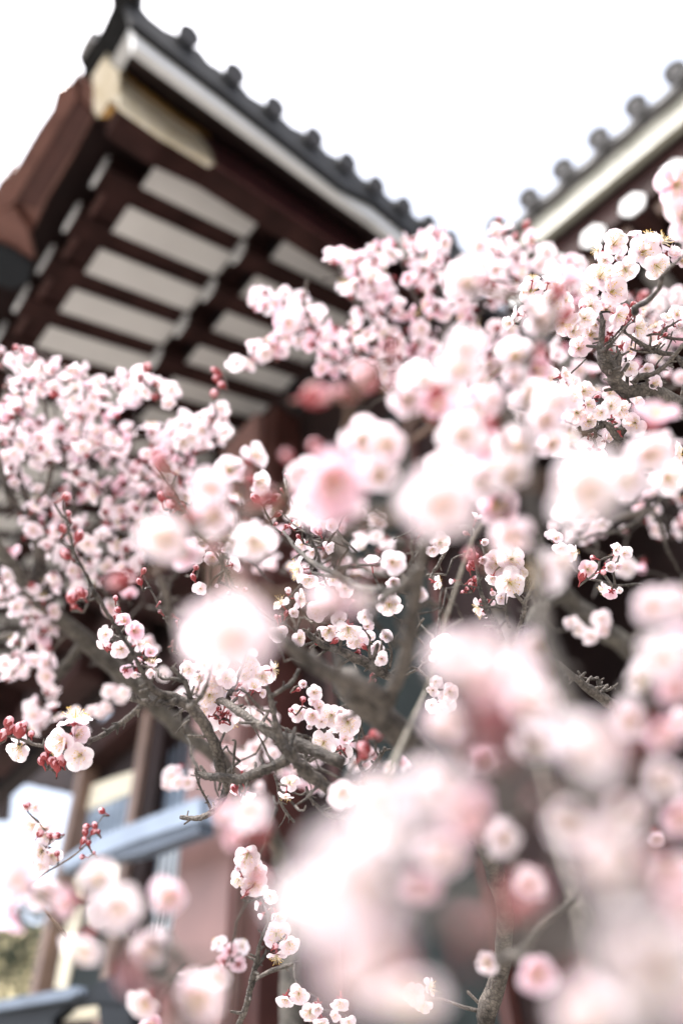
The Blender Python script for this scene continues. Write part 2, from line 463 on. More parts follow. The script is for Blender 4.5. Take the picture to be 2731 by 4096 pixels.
UP3 = Vector((0, 0, 1))
class Tree:
    def __init__(s, base, label, cols, bud_rate=0.15, name='plum_tree'):
        s.root = empty(name, base, label, 'tree', 'plum trees in blossom')
        s.nodes = []; s.flowers = []; s.buds = []; s.cols = cols; s.cuts = []
        s.trunk_mb = None; s.branches = []; s.dm = 1.0; s.sm = 1.17; s.bares = []
    def path(s, t, pts, d0, d1=None, trunk=False, mat_=None, wpx=None, knobs=True, lump=.26):
        """pts: (x, y, width in tile px); depth runs from d0 to d1"""
        sc = TILES[t][2]; n = len(pts); d1 = d0 if d1 is None else d1
        P = []; Rr = []; lw = 20
        for i, q in enumerate(pts):
            lw = q[2] if len(q) > 2 else lw
            d = (d0 + (d1 - d0) * i / max(1, n - 1)) * s.dm
            x, y = px(t, q[0], q[1])
            P.append(at(x, y, d)); Rr.append(lw / sc * d / FPX * .5)
        s.path3(P, Rr, trunk, mat_, knobs, lump)
    def path3(s, P, Rr, trunk=False, mat_=None, knobs=True, lump=.26, sides=None):
        seg = 6
        PP = catmull([Vector(p) for p in P], seg)
        RR = []
        for i in range(len(P) - 1):
            for k in range(seg): RR.append(Rr[i] + (Rr[i + 1] - Rr[i]) * k / seg)
        RR.append(Rr[-1])
        # wobble
        for i in range(1, len(PP) - 1):
            nv = noise.noise_vector(PP[i] * 22) * RR[i] * .55
            PP[i] = PP[i] + nv
        big = max(RR)
        mb = MB()
        mb.tube(PP, RR, sides or (14 if big > .006 else 8 if big > .002 else 6), True, lump=lump, fr=.7 / max(.004, big))
        if knobs and big > .0015:
            for i in range(2, len(PP) - 1):
                if rnd.random() < .34 and RR[i] > .001:
                    t_ = (PP[i + 1] - PP[i]).normalized()
                    a = Quaternion(t_, rnd.uniform(0, 6.28)) @ t_.orthogonal().normalized()
                    a = (a + t_ * rnd.uniform(.1, .9)).normalized()
                    l = min(RR[i], .006) * rnd.uniform(1.3, 3.2)
                    r0 = min(RR[i] * .4, .0016) * rnd.uniform(.7, 1.2)
                    q0 = PP[i]; q1 = PP[i] + a * (RR[i] * .9); q2 = q1 + (a + noise.noise_vector(q1 * 90) * .5) * l
                    mb.tube([q0, q1, q2, q2 + a * r0], [r0 * 1.8, r0 * 1.2, r0, r0 * .6], 6, True, lump=.3, fr=300)
        if trunk and s.trunk_mb is None:
            s.trunk_mb = (mb, mat_ or M_BARK)
        else:
            s.branches.append((mb, mat_ or M_BARK))
        for i in range(0, len(PP), 2):
            s.nodes.append((PP[i], RR[i]))
    def fl(s, t, lst, depth, spread=.0, pink=False):
        sc = TILES[t][2]
        for q in lst:
            x, y, d = q[0], q[1], q[2]
            f = q[3] if len(q) > 3 and q[3] is not None else (rnd.uniform(-.35, .35), rnd.uniform(-.35, .2), 1)
            kind = q[4] if len(q) > 4 else None
            dep = depth if depth else None
            if dep is None:
                dep = .0265 * FPX / (d / sc)
            dep *= (1 + rnd.uniform(-spread, spread)) * s.dm
            X, Y = px(t, x, y)
            size = d / sc * dep / FPX
            fv = (RIGHT * f[0] - DOWN * f[1] - FWD * (f[2] if len(f) > 2 else 1)).normalized()
            s.add(at(X, Y, dep), size, fv, kind, pink or (len(q) > 5 and q[5]))
    def add(s, c, size, fv, kind=None, pink=False):
        if kind == 'b':
            s.buds.append((c, size, fv)); return
        if kind is None: kind = rnd.choice((0, 1, 2, 3, 5, 6, 6, 10, 11, 12, 12, 13, 15, 16, 16, 4))
        elif kind in (0, 1, 2, 5, 6) and rnd.random() < .4: kind += 10
        size *= rnd.uniform(.9, 1.08)
        s.flowers.append((c, size * s.sm, fv, kind, pink))
    def bud(s, t, lst, depth, spread=.0):
        sc = TILES[t][2]
        for q in lst:
            x, y, d = q[:3]
            f = q[3] if len(q) > 3 else (rnd.uniform(-.8, .8), rnd.uniform(0.1, 1), rnd.uniform(-.1, .6))
            dep = (depth if depth else .006 * FPX / (d / sc)) * (1 + rnd.uniform(-spread, spread)) * s.dm
            X, Y = px(t, x, y)
            fv = (RIGHT * f[0] - DOWN * f[1] - FWD * f[2]).normalized()
            s.buds.append((at(X, Y, dep), d / sc * dep / FPX * .86, fv))
    def scatter(s, poly, n, d0, d1, size=.025, seed=1, mind=.6, pinkp=.12, budp=.12, toward=.5):
        d0 *= s.dm; d1 *= s.dm; size *= s.dm
        r_ = random.Random(seed); xs = [p[0] for p in poly]; ys = [p[1] for p in poly]; got = []
        def inside(x, y):
            c = False; j = len(poly) - 1
            for i in range(len(poly)):
                xi, yi = poly[i]; xj, yj = poly[j]
                if (yi > y) != (yj > y) and x < (xj - xi) * (y - yi) / (yj - yi) + xi: c = not c
                j = i
            return c
        tries = 0
        while len(got) < n and tries < n * 60:
            tries += 1
            x = r_.uniform(min(xs), max(xs)); y = r_.uniform(min(ys), max(ys))
            if not inside(x, y): continue
            # clumpiness
            if noise.noise(Vector((x * .011, y * .011, seed * 3.3))) < r_.uniform(-.55, .25): continue
            d = r_.uniform(d0, d1)
            X, Y = px('P', x, y); p = at(X, Y, d)
            if any((p - q).length < size * mind for q in got): continue
            got.append(p)
            v = Vector((r_.gauss(0, 1), r_.gauss(0, 1), r_.gauss(0, 1))).normalized()
            v = (v - FWD * toward + Vector((0, 0, .25))).normalized()
            if r_.random() < budp:
                s.buds.append((p, .0075 * r_.uniform(.8, 1.2), v))
            else:
                s.add(p, size * r_.uniform(.90, 1.25), v, None, r_.random() < pinkp)
    def bare(s, poly, n, d0, d1, seed):
        st = (len(s.flowers), len(s.buds))
        s.scatter(poly, n, d0, d1, .02, seed, .5, 0, 0)
        s.bares += [(c - fv * 0) for c, sz, fv, kd, pk in s.flowers[st[0]:]]
        s.flowers = s.flowers[:st[0]]; s.buds = s.buds[:st[1]]
    def finish(s, detail=True, maxed=100, twigr=.0011, twigmat=None, spurs=True):
        # connect every flower and bud to the nearest wood (Prim)
        nodes = np.array([tuple(p) for p, _ in s.nodes], np.float64)
        items = []
        for k, (c, sz, fv, kd, pk) in enumerate(s.flowers):
            items.append((c - fv * sz * .17, fv, 'f', sz))
        for k, (c, sz, fv) in enumerate(s.buds):
            items.append((c - fv * sz * .40, fv, 'b', sz))
        for c in s.bares: items.append((c, UP3, 'x', .02))
        tw = MB(); ped = MB()
        pos = np.array([tuple(i[0] - i[1] * .006) for i in items]) if items else np.zeros((0, 3))
        N = len(items)
        bestd = np.full(N, 1e9); bestp = np.zeros((N, 3))
        for i in range(N):
            dd = np.linalg.norm(nodes - pos[i], axis=1); j = int(dd.argmin()); bestd[i] = dd[j]; bestp[i] = nodes[j]
        done = np.zeros(N, bool)
        for _ in range(N):
            i = int(np.where(done, 1e9, bestd).argmin()); done[i] = True
            a = Vector(bestp[i]); b = Vector(pos[i]); L = (b - a).length
            base = items[i][0]
            if items[i][2] != 'x': ped.tube([b, (b + base) / 2, base + items[i][1] * .0004], [.0008, .0007, .0009], 5, True)
            if L > .002:
                n = max(2, int(L / .012)); pts = []
                for k in range(n + 1):
                    t = k / n
                    p = a.lerp(b, t)
                    if 0 < k < n: p += noise.noise_vector(p * 35) * min(.008, L * .22)
                    pts.append(p)
                r0 = twigr * (1 + min(1.5, L * 14))
                tw.tube(pts, [r0 + (twigr * .75 - r0) * k / n for k in range(n + 1)], 6, True, lump=.25, fr=200)
                newn = np.array([tuple(p) for p in pts[1:]])
                for q in newn:
                    dd = np.linalg.norm(pos - q, axis=1)
                    mk = (dd < bestd) & ~done
                    bestd[mk] = dd[mk]; bestp[mk] = q
        if s.trunk_mb: s.trunk_mb[0].build('trunk', s.trunk_mb[1], s.root, True)
        for mb, mt in s.branches: mb.build('branch', mt, s.root, True)
        if tw.f: tw.build('twigs', twigmat or M_BARK, s.root, True)['kind'] = 'stuff'
        if ped.f: ped.build('flower_stalks', M_CALYX, s.root, True)['kind'] = 'stuff'
        # rank flowers by apparent size
        def app(c, sz): 
            d = (c - CAM).dot(FWD); return sz / max(d, .05)
        F = sorted(s.flowers, key=lambda q: -app(q[0], q[1]))
        B = sorted(s.buds, key=lambda q: -app(q[0], q[1]))
        inv = Matrix.Translation(s.root.location).inverted()
        def place(me, name, c, sz, fv, parent, roll):
            o = bpy.data.objects.new(name, me); COL.objects.link(o)
            q = fv.to_track_quat('Z', 'Y') @ Quaternion((0, 0, 1), roll)
            mw = Matrix.LocRotScale(c, q, Vector((sz, sz, sz)))
            o.parent = parent; o.matrix_parent_inverse = inv
            o.location = c; o.rotation_mode = 'QUATERNION'; o.rotation_quaternion = q; o.scale = (sz * rnd.uniform(.86, 1.06), sz * rnd.uniform(.9, 1.06), sz * rnd.uniform(.75, 1.35))
            return o
        def child(me, name, par):
            o = bpy.data.objects.new(name, me); COL.objects.link(o); o.parent = par; return o
        for k, (c, sz, fv, kd, pk) in enumerate(F[:maxed]):
            roll = rnd.uniform(0, 6.28)
            if detail:
                o = place(ME[kd]['p' if pk else 'n'], 'blossom', c, sz, fv, s.root, roll)
                child(ME[kd]['s'], 'stamens', o); child(ME[kd]['c'], 'calyx', o)
            else:
                place(comb_geo(kd, pk)[4], 'blossom', c, sz, fv, s.root, roll)
        for k, (c, sz, fv) in enumerate(B[:maxed]):
            roll = rnd.uniform(0, 6.28)
            if detail:
                o = place(MEB[1 + k % 2]['b'], 'bud', c, sz, fv, s.root, roll); child(MEB[1 + k % 2]['c'], 'calyx', o)
            else:
                place(comb_geo('bud', False)[4], 'bud', c, sz, fv, s.root, roll)
        for nm, rest in (('blossoms', F[maxed:]), ('buds', B[maxed:])):
            if not rest: continue
            VV = []; FF = []; MI = []; TT = []; o = 0
            for q in rest:
                c, sz, fv = q[:3]
                v, f, mi, t, _ = comb_geo(q[3] if nm == 'blossoms' else 'bud', q[4] if nm == 'blossoms' else False)
                rot = (fv.to_track_quat('Z', 'Y') @ Quaternion((0, 0, 1), rnd.uniform(0, 6.28))).to_matrix()
                VV.append((v * sz * np.array((rnd.uniform(.85, 1.06), rnd.uniform(.88, 1.06), rnd.uniform(.75, 1.4)))) @ np.array(rot).T + np.array(tuple(c)))
                FF += [tuple(i + o for i in ff) for ff in f]; o += len(v); MI += mi
                a = np.zeros((len(v), 4), np.float32); a[:, 0] = t; a[:, 1] = rnd.random(); a[:, 3] = 1; TT.append(a)
            ob = mesh_obj(nm, np.concatenate(VV), FF, ALLM, s.root, MI, True, np.concatenate(TT))
            ob['kind'] = 'stuff'
# ------------------------------------------------------------------ setting and buildings
K = 1.5
def frame(deg):
    a = R(deg)
    return Vector((math.cos(a), math.sin(a), 0)), Vector((math.sin(a), -math.cos(a), 0))
C1, H1 = frame(132.587)
C2, H2 = frame(138.3)
UP = Vector((0, 0, 1))
def b1(s, u, z): return CAM + (C1 * s + H1 * u + UP * z) * K
def b2(s, u, z): return CAM + (C2 * s + H2 * u + UP * z) * K
def on(t, x, y, normal, val):          # pixel carried onto the plane normal . p = val (building units)
    X, Y = px(t, x, y); d = ray(X, Y)
    return CAM + d * (val * K / d.dot(normal))
def box(f, s0, s1, u0, u1, z0, z1, slope=0.0):
    mb = MB(); dz = slope * (u1 - u0)
    mb.box8([f(s0, u0, z0), f(s1, u0, z0), f(s1, u1, z0 + dz), f(s0, u1, z0 + dz),
             f(s0, u0, z1), f(s1, u0, z1), f(s1, u1, z1 + dz), f(s0, u1, z1 + dz)])
    return mb
def poly(t, pts, normal, val, off):
    mb = MB(); mb.prism([on(t, x, y, normal, val) for x, y in pts], off * K); return mb
def polys(pts, normal, val, off):
    mb = MB(); mb.prism([on(t, x, y, normal, val) for t, x, y in pts], off * K); return mb

g = mesh_obj('ground', [(-400, -400, 0), (400, -400, 0), (400, 400, 0), (-400, 400, 0)], [(0, 1, 2, 3)], [M_GROUND], smooth=False)
g['kind'] = 'structure'

SL = 0.4536
LB = empty('temple_building', b1(2.5, 2.0, -1.0), 'temple hall with dark red rafters, white soffit panels and a gilded corner beam', 'building')
# flying rafters and base rafters
for k in range(0, 17):
    s0 = 1.32 + 0.216 * k
    r_ = box(b1, s0 - .045, s0 + .045, .135, .80, 2.955, 3.075, SL).build('rafter', M_WOOD, LB)
    e = MB(); hw, hh = .056, .070
    pr = [(-hw * .45, -hh), (hw * .45, -hh), (hw, -hh * .45), (hw, hh * .45), (hw * .45, hh), (-hw * .45, hh), (-hw, hh * .45), (-hw, -hh * .45)]
    e.prism([b1(s0 + a, .132, 3.005 + b) for a, b in pr], H1 * (-.012 * K))
    e.build('rafter_end', M_WHITE, r_)
    q_ = box(b1, s0 - .042, s0 + .042, .735, 1.42, 3.11, 3.20, SL).build('rafter', M_WOOD, LB)
    e = MB(); hw, hh = .043, .055
    pr = [(a * hw / .050, b * hh / .066) for a, b in pr]
    e.prism([b1(s0 + a, .732, 3.15 + b) for a, b in pr], H1 * (-.012 * K))
    e.build('rafter_end', M_WHITE, q_)
    s1 = s0 + .216
    if k == 0:
        box(b1, s0 - .18, s0 - .046, .27, .73, 3.00, 3.01, SL).build('soffit_panel', M_PLASTER, LB)
        box(b1, s0 - .18, s0 - .047, .855, 1.40, 3.185, 3.195, SL).build('soffit_panel', M_PLASTER, LB)
    box(b1, s0 + .046, s1 - .046, .27, .73, 3.00, 3.01, SL).build('soffit_panel', M_PLASTER, LB)
    box(b1, s0 + .043, s1 - .043, .855, 1.40, 3.185, 3.195, SL).build('soffit_panel', M_PLASTER, LB)
    box(b1, s0 + .054, s1 - .054, .165, .185, 2.985, 3.045).build('eave_board', M_WOODRED, LB)
    box(b1, s0 + .054, s1 - .054, .187, .268, 3.00, 3.06, SL).build('eave_board', M_WOOD, LB)
box(b1, 1.13, 5.0, .74, .85, 3.262, 3.36, SL).build('cross_beam', M_WOOD, LB)
# roof deck over everything, kept above rafters
N_, M_ = 26, 22
mb = MB(); 
def zr(s, u):
    base = SL * max(u - .13, -.2) + 3.13
    t = max(0, min(1, (s - .80) / .30)); t = t * t * (3 - 2 * t)
    return (3.0 + .02) * (1 - t) + base * t if base > 3.02 else base
ss = [.96 + .14 * i / 4 for i in range(5)] + [1.1 + 4.4 * i / 10 for i in range(1, 11)]
us = [-.07 + 3.6 * (j / 18) for j in range(19)]
for zo in (0.0, .08):
    o = len(mb.v)
    for s_ in ss:
        for u_ in us: mb.v.append(b1(s_, u_, zr(s_, u_) + zo))
    for i in range(len(ss) - 1):
        for j in range(len(us) - 1):
            a = o + i * len(us) + j; mb.f.append((a, a + 1, a + len(us) + 1, a + len(us)))
mb.build('roof_deck', M_MAROON, LB)
# verge fascia, soffit, tile band
FT = [('Q', 612, 98), ('Q', 760, 215), ('Q', 1000, 400), ('Q', 1250, 598), ('Q', 1568, 850), ('R', 150, 925), ('R', 330, 1075), ('R', 560, 1265)]
FB = [('Q', 622, 208), ('Q', 760, 312), ('Q', 1000, 488), ('Q', 1250, 672), ('Q', 1568, 908), ('R', 150, 1015), ('R', 330, 1160), ('R', 540, 1330)]
polys(FT + FB[::-1], C1, .80, C1 * .03).build('white_fascia', M_WHITE, LB)
TT_ = [('Q', 560, -60), ('Q', 625, 0), ('Q', 690, 80), ('Q', 760, 135), ('Q', 800, 152), ('Q', 925, 235), ('Q', 960, 285), ('Q', 1020, 322), ('Q', 1115, 395), ('Q', 1150, 440),
       ('Q', 1210, 475), ('Q', 1300, 540), ('Q', 1340, 580), ('Q', 1400, 608), ('Q', 1470, 660), ('Q', 1510, 705), ('Q', 1560, 725), ('R', 60, 770), ('R', 95, 818),
       ('R', 130, 830), ('R', 195, 880), ('R', 230, 915), ('R', 265, 920), ('R', 320, 970), ('R', 345, 1000), ('R', 380, 1003), ('R', 435, 1065), ('R', 470, 1075), ('R', 500, 1060), ('R', 545, 1130), ('R', 620, 1220)]
polys(TT_ + [(t, x, y + 4) for t, x, y in FT[::-1]], C1, .775, C1 * .024).build('tile_course', M_TILE, LB)
for (t, x, y) in [('Q', 868, 165), ('Q', 1078, 340), ('Q', 1262, 492), ('Q', 1442, 630), ('R', 28, 745), ('R', 160, 850), ('R', 287, 943), ('R', 402, 1025), ('R', 500, 1095)]:
    p = on(t, x, y, C1, .745); mb = MB()
    r = .037 * K
    a = UP * math.cos(.2) ; b = H1
    TL = (UP * .87 - C1 * .5); ring = lambda q, rr: [q + (TL * math.cos(2 * math.pi * i / 16) + H1 * math.sin(2 * math.pi * i / 16)) * rr for i in range(16)]
    mb.prism(ring(p, r * .88), (C1 * .87 + UP * .5) * (.12 * K))
    o_ = mb.build('round_tile', M_TILE, LB)
    m2 = MB(); m2.prism(ring(p - C1 * .008 - UP * .004, r * 1.04), C1 * .006 + UP * .003); 
    m2.build('tile_end', M_TILEEND2, o_)
# roof corner
polyz = lambda pts, z, off: poly('Q', pts, UP, z, UP * off)
polyz([(505, -60), (516, 30), (480, 110), (440, 192), (400, 172), (368, 235), (360, 272), (384, 318), (375, 346), (432, 395), (505, 325), (525, 270), (614, 100), (640, 60), (640, -60)], 2.96, .10).build('corner_tile', M_TILE, LB)
polyz([(398, 174), (432, 190), (385, 268), (362, 270), (368, 235)], 2.95, .008).build('tile_end', M_TILEEND, LB)
polyz([(608, 106), (628, 206), (552, 334), (502, 300)], 2.92, .035).build('white_fascia', M_WHITE, LB)
# hip beam with gilded fitting
BT = [('Q', 560, 342), ('Q', 640, 395), ('Q', 830, 545), ('Q', 960, 632), ('Q', 1250, 830), ('Q', 1568, 1050), ('R', 180, 1180), ('R', 340, 1290)]
BB = [('Q', 560, 505), ('Q', 760, 640), ('Q', 985, 752), ('Q', 1260, 935), ('Q', 1568, 1135), ('R', 180, 1265), ('R', 330, 1370)]
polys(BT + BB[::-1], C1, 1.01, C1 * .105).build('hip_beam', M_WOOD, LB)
polys(BT[2:] + BB[2:][::-1], C1, 1.005, C1 * .004).build('beam_face', M_PINKWOOD, LB)  # front plate pinker than the beam body: sky reflection painted in
polys([('Q', 548, 328), ('Q', 640, 392), ('Q', 830, 545), ('Q', 900, 600), ('Q', 960, 680), ('Q', 985, 735), ('Q', 968, 758), ('Q', 760, 632), ('Q', 548, 482)], C1, .995, C1 * .012).build('gilded_fitting', M_BRASS, LB)
polys([('Q', 556, 440), ('Q', 760, 592), ('Q', 955, 722), ('Q', 985, 752), ('Q', 760, 640), ('Q', 545, 490)], C1, .985, C1 * .008).build('gilded_border', M_BRASS, LB)
polys([('Q', 560, 322), ('Q', 640, 372), ('Q', 850, 512), ('Q', 950, 590), ('Q', 962, 628), ('Q', 830, 548), ('Q', 640, 400)], C1, .985, C1 * .008).build('gilded_border', M_GOLD, LB)
polyz([(478, 262), (425, 345), (426, 500), (452, 545), (480, 505), (505, 465), (548, 482), (548, 330), (500, 295)], 2.90, .10).build('gilded_fitting', M_BRASS, LB)
polyz([(462, 540), (500, 480), (545, 492), (500, 540)], 2.895, .02).build('gilded_border', M_GOLD, LB)
mb = MB()
SA = [('Q', 628, 210), ('Q', 1000, 490), ('Q', 1568, 910), ('R', 180, 1045), ('R', 330, 1162), ('R', 540, 1332)]
SB = [('Q', 552, 334), ('Q', 900, 594), ('Q', 1568, 1050), ('R', 180, 1180), ('R', 340, 1290), ('R', 540, 1430)]
A_ = [on(t, x, y, C1, .802) for t, x, y in SA]; B_ = [on(t, x, y, C1, 1.012) for t, x, y in SB]
for i in range(5): mb.quad(A_[i], A_[i + 1], B_[i + 1], B_[i]); mb.quad(A_[i] + UP * .03, B_[i] + UP * .03, B_[i + 1] + UP * .03, A_[i + 1] + UP * .03)
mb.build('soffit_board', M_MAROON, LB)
# gutter along the near eave
GT = empty('copper_gutter', on('Q', 250, 600, UP, 2.9), 'reddish copper gutter with crested lip running under the left eave', 'gutter')
polyz([(345, 350), (432, 398), (430, 545), (330, 730), (215, 920), (150, 1060), (95, 990), (-40, 1040), (-60, 960), (0, 830), (70, 780), (180, 590)], 2.90, .05).build('gutter_trough', M_COPPER, GT)
polyz([(352, 452), (424, 520), (330, 700), (170, 960), (60, 930)], 2.885, .012).build('trough_floor', M_WOODRED, GT)
polyz([(345, 350), (352, 452), (60, 940), (-30, 1000), (-60, 960), (60, 800), (150, 640)], 2.87, .03).build('gutter_lip', M_COPPER, GT)
for q in ([(300, 400), (262, 418), (242, 500), (255, 560), (330, 440)], [(215, 600), (172, 625), (148, 720), (170, 760), (240, 620)], [(100, 800), (45, 776), (0, 870), (0, 960), (90, 880)]):
    polyz(q, 2.91, .05).build('tile_crest', M_COPPER, GT)
polyz([(-60, 1010), (60, 950), (130, 1050), (160, 1190), (60, 1140), (-60, 1090)], 2.86, .03).build('outlet', M_COPPER, GT)
polyz([(-60, 1100), (50, 1140), (150, 1210), (130, 1300), (60, 1330), (-60, 1290)], 2.84, .02).build('downpipe', M_RAIL, GT)

# wall below the left roof
def wbox(name, mt, s0, s1, u0, u1, z0, z1, par=None): return box(b1, s0, s1, u0, u1, z0, z1).build(name, mt, par or LB)
wbox('column', M_COLUMN, 1.90, 2.185, 1.24, 1.5, 2.0 - 3 - 1.99, 3.1)
wbox('column', M_WOODRED, 1.80, 1.898, 1.28, 1.5, -.99, 3.1)
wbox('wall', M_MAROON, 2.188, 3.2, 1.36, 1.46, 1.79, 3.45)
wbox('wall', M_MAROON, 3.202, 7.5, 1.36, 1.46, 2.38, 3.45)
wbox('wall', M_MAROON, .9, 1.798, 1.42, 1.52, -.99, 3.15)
for s0, z0, s1, z1 in ((1.15, .9, 1.6, 1.65), (1.15, 1.8, 1.6, 2.5), (1.15, -.2, 1.6, .75)):
    f = wbox('window', M_TEAL, s0, s1, 1.405, 1.418, z0, z1)
    for a in (s0 - .03, s1): wbox('window_frame', M_WOODRED, a, a + .03, 1.39, 1.418, z0, z1, f)
    wbox('window_sill', M_WOODRED, s0 - .03, s1 + .03, 1.38, 1.418, z0 - .04, z0 - .002, f)
wbox('cross_beam', M_WOODRED, .9, 1.798, 1.34, 1.40, 1.68, 1.78)
wbox('cross_beam', M_WOOD, 2.188, 3.25, 1.26, 1.358, 1.86, 2.02)
wbox('cross_beam', M_WOOD, 2.188, 7.5, 1.20, 1.30, 2.45, 2.62)
for k in range(8):
    s0 = 2.35 + .42 * k
    wbox('bracket', M_WOOD, s0, s0 + .13, 1.00, 1.20, 2.50, 2.72); wbox('bracket_end', M_PLASTER, s0 + .01, s0 + .12, .99, .999, 2.52, 2.70)
    wbox('bracket', M_WOOD, s0 - .08, s0 + .21, 1.12, 1.26, 2.26, 2.44)
# window bay at the lower left
def wp(name, mt, pts, val, par=None, th=.02): return poly('W', pts, H1, val, H1 * th).build(name, mt, par or LB)
TILES['W'] = (0, 2700, 1.568)
wbox('mullion', M_FRAME, 3.165, 3.225, 1.27, 1.345, -.99, 1.95)
wbox('mullion', M_FRAME, 2.60, 2.66, 1.27, 1.345, -.99, 1.95)
wbox('mullion', M_MAROON, 2.50, 2.598, 1.29, 1.345, -.99, 1.95)
W1 = wp('window', M_LATTICE, [(545, 830), (905, 690), (880, 950), (530, 1080)], 1.335)
wp('window_blind', M_BLIND, [(545, 700), (915, 575), (900, 705), (540, 850)], 1.325, W1, .008)
W2 = wp('window', M_TEAL, [(430, 1180), (860, 1050), (790, 1990), (300, 1990)], 1.335)
wp('window_blind', M_BLIND, [(480, 1230), (590, 1190), (415, 1965), (340, 1965)], 1.325, W2, .008)
wp('window_blind', M_BLIND, [(600, 1190), (850, 1110), (800, 1500), (560, 1560)], 1.325, W2, .008)
W3 = wp('window', M_LATTICE, [(940, 640), (1260, 560), (1250, 810), (915, 920)], 1.335)
W4 = wp('window', M_CURTAIN, [(925, 1100), (1245, 1000), (1195, 1720), (850, 1800)], 1.335)
wp('window_frame', M_TEAL, [(1050, 1600), (1200, 1560), (1190, 1990), (800, 1990), (840, 1740)], 1.325, W4, .008)
wbox('wall', M_MAROON, 2.19, 3.16, 1.356, 1.40, -.99, 1.789)
for k in range(7): wbox('muntin', M_STEELD, 2.215 + .042 * k, 2.222 + .042 * k, 1.318, 1.324, .95, 1.62, W4)
for k in range(9): wbox('muntin', M_STEELD, 2.70 + .05 * k, 2.707 + .05 * k, 1.318, 1.324, 1.35, 1.58, W1)
BD = empty('awning_beam', on('W', 800, 1050, H1, 1.1), 'pale blue grey metal beam crossing the windows at an angle', 'metal beam')
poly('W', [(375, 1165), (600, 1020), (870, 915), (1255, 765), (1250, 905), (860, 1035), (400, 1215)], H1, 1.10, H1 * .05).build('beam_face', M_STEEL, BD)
poly('W', [(385, 1250), (400, 1215), (860, 1035), (1250, 905), (1245, 985), (880, 1120), (600, 1180)], H1, 1.115, H1 * .05).build('beam_shaded_side', M_STEELD, BD)  # lower part in a darker copy of the metal, shade as colour
PR = empty('tiled_porch_roof', on('W', 250, 500, H1, 2.3), 'dark lower roof whose scalloped tile edge is cut out against the white sky', 'porch roof')
sc = [(-60, 690), (25, 690)]
for i in range(6):
    x0 = 25 + i * 80; y0 = 648 + i * 17
    for j in range(7):
        t = j / 6; sc.append((x0 + 80 * t, y0 + 17 * t - 24 * math.sin(math.pi * t) + 8))
sc += [(505, 760), (530, 770), (560, 200), (-60, -200)]
poly('W', sc, H1, 2.3, H1 * .12).build('tile_edge', M_MAROON, PR)
poly('W', [(-80, 300), (18, 640), (-10, 900), (-80, 900)], H1, 1.9, H1 * .1).build('post', M_MAROON, PR)
GW = poly('W', [(-200, 1620), (340, 1560), (300, 2300), (-200, 2300)], H1, 2.6, H1 * .1).build('garden_wall', M_CREAMWALL)
GW['label'] = 'ochre cream garden wall low at the left behind the window frames'; GW['category'] = 'wall'
RL = empty('railing', on('W', 250, 2050, H1, .95), 'glossy black railing with a blue sheen put into its handrail colour in the bottom left corner', 'railing')
poly('W', [(-60, 2050), (300, 1985), (470, 1950), (500, 1990), (420, 2030), (-60, 2110)], H1, .93, H1 * .04).build('handrail', M_STEELD, RL)  # blue sheen of the black rail is put into this colour
poly('W', [(-60, 2112), (420, 2032), (560, 1960), (700, 1940), (760, 2060), (640, 2050), (420, 2080), (330, 2160), (330, 2260), (-60, 2260)], H1, .95, H1 * .03).build('panel', M_RAIL, RL)
poly('W', [(600, 1930), (800, 1840), (830, 2300), (640, 2300)], H1, .955, H1 * .03).build('post', M_RAIL, RL)
poly('W', [(420, 2080), (640, 2050), (620, 2150), (340, 2180)], H1, 1.0, H1 * .01).build('step', M_BLIND, RL)

# right building
RB = empty('temple_hall', b2(0, 2.6, -1.0), 'second temple hall at the right with cream fascia and round grey eave tiles', 'building')
def box2(name, mt, s0, s1, u0, u1, z0, z1, slope=0, par=None): return box(b2, s0, s1, u0, u1, z0, z1, slope).build(name, mt, par or RB)
S0, S1 = -3.6, .62
box2('cream_fascia', M_CREAMW, S0, S1, 1.80, 1.84, 3.335, 3.50)
box2('tile_course', M_TILEEND, S0, S1, 1.785, 1.84, 3.503, 3.525)
box2('tile_course', M_TILE, S0, S1, 1.77, 1.84, 3.528, 3.55)
for k in range(11):
    s0 = -1.352 + .183 * k
    mb = MB()
    prof = [(-.0915 + .183 * i / 10, .028 * math.sin(math.pi * i / 10)) for i in range(11)]
    pts = [b2(s0 + .0915 + a, 1.75, 3.56 - b) for a, b in prof] + [b2(s0 + .0915 + a, 1.755, 3.530 - b) for a, b in prof[::-1]]
    mb.prism(pts, H2 * (.3 * K) + UP * (.09 * K)); mb.build('pan_tile', M_TILEEND, RB)
    p = b2(s0, 1.735, 3.575); r = .047 * K
    TR = (UP * .85 - H2 * .53); ring = lambda q, rr: [q + (TR * math.cos(2 * math.pi * i / 20) + C2 * math.sin(2 * math.pi * i / 20)) * rr for i in range(20)]
    mb = MB(); mb.prism(ring(p, r * .88), (H2 * .25 + UP * .155) * K); o_ = mb.build('round_tile', M_TILE, RB)
    mb = MB(); mb.prism(ring(p - H2 * .014 - UP * .009, r * 1.04), H2 * .012 + UP * .007); o2 = mb.build('tile_end', M_TILEEND, o_)
    mb = MB(); n0 = len(mb.v)
    for rr in (r * .80, r * .66): mb.v += ring(p - H2 * .018 - UP * .012, rr)
    for i in range(20): j = (i + 1) % 20; mb.f.append((i, j, 20 + j, 20 + i))
    mb.build('tile_ring', M_TILE, o_)
box2('eave_beam', M_WOOD, S0, S1, 1.86, 2.0, 3.14, 3.334)
box2('roof_deck', M_MAROON, S0, S1, 1.842, 4.2, 3.62, 3.68, .35)
box2('soffit_board', M_MAROON, S0, S1, 2.0, 3.8, 3.34, 3.36, .35)
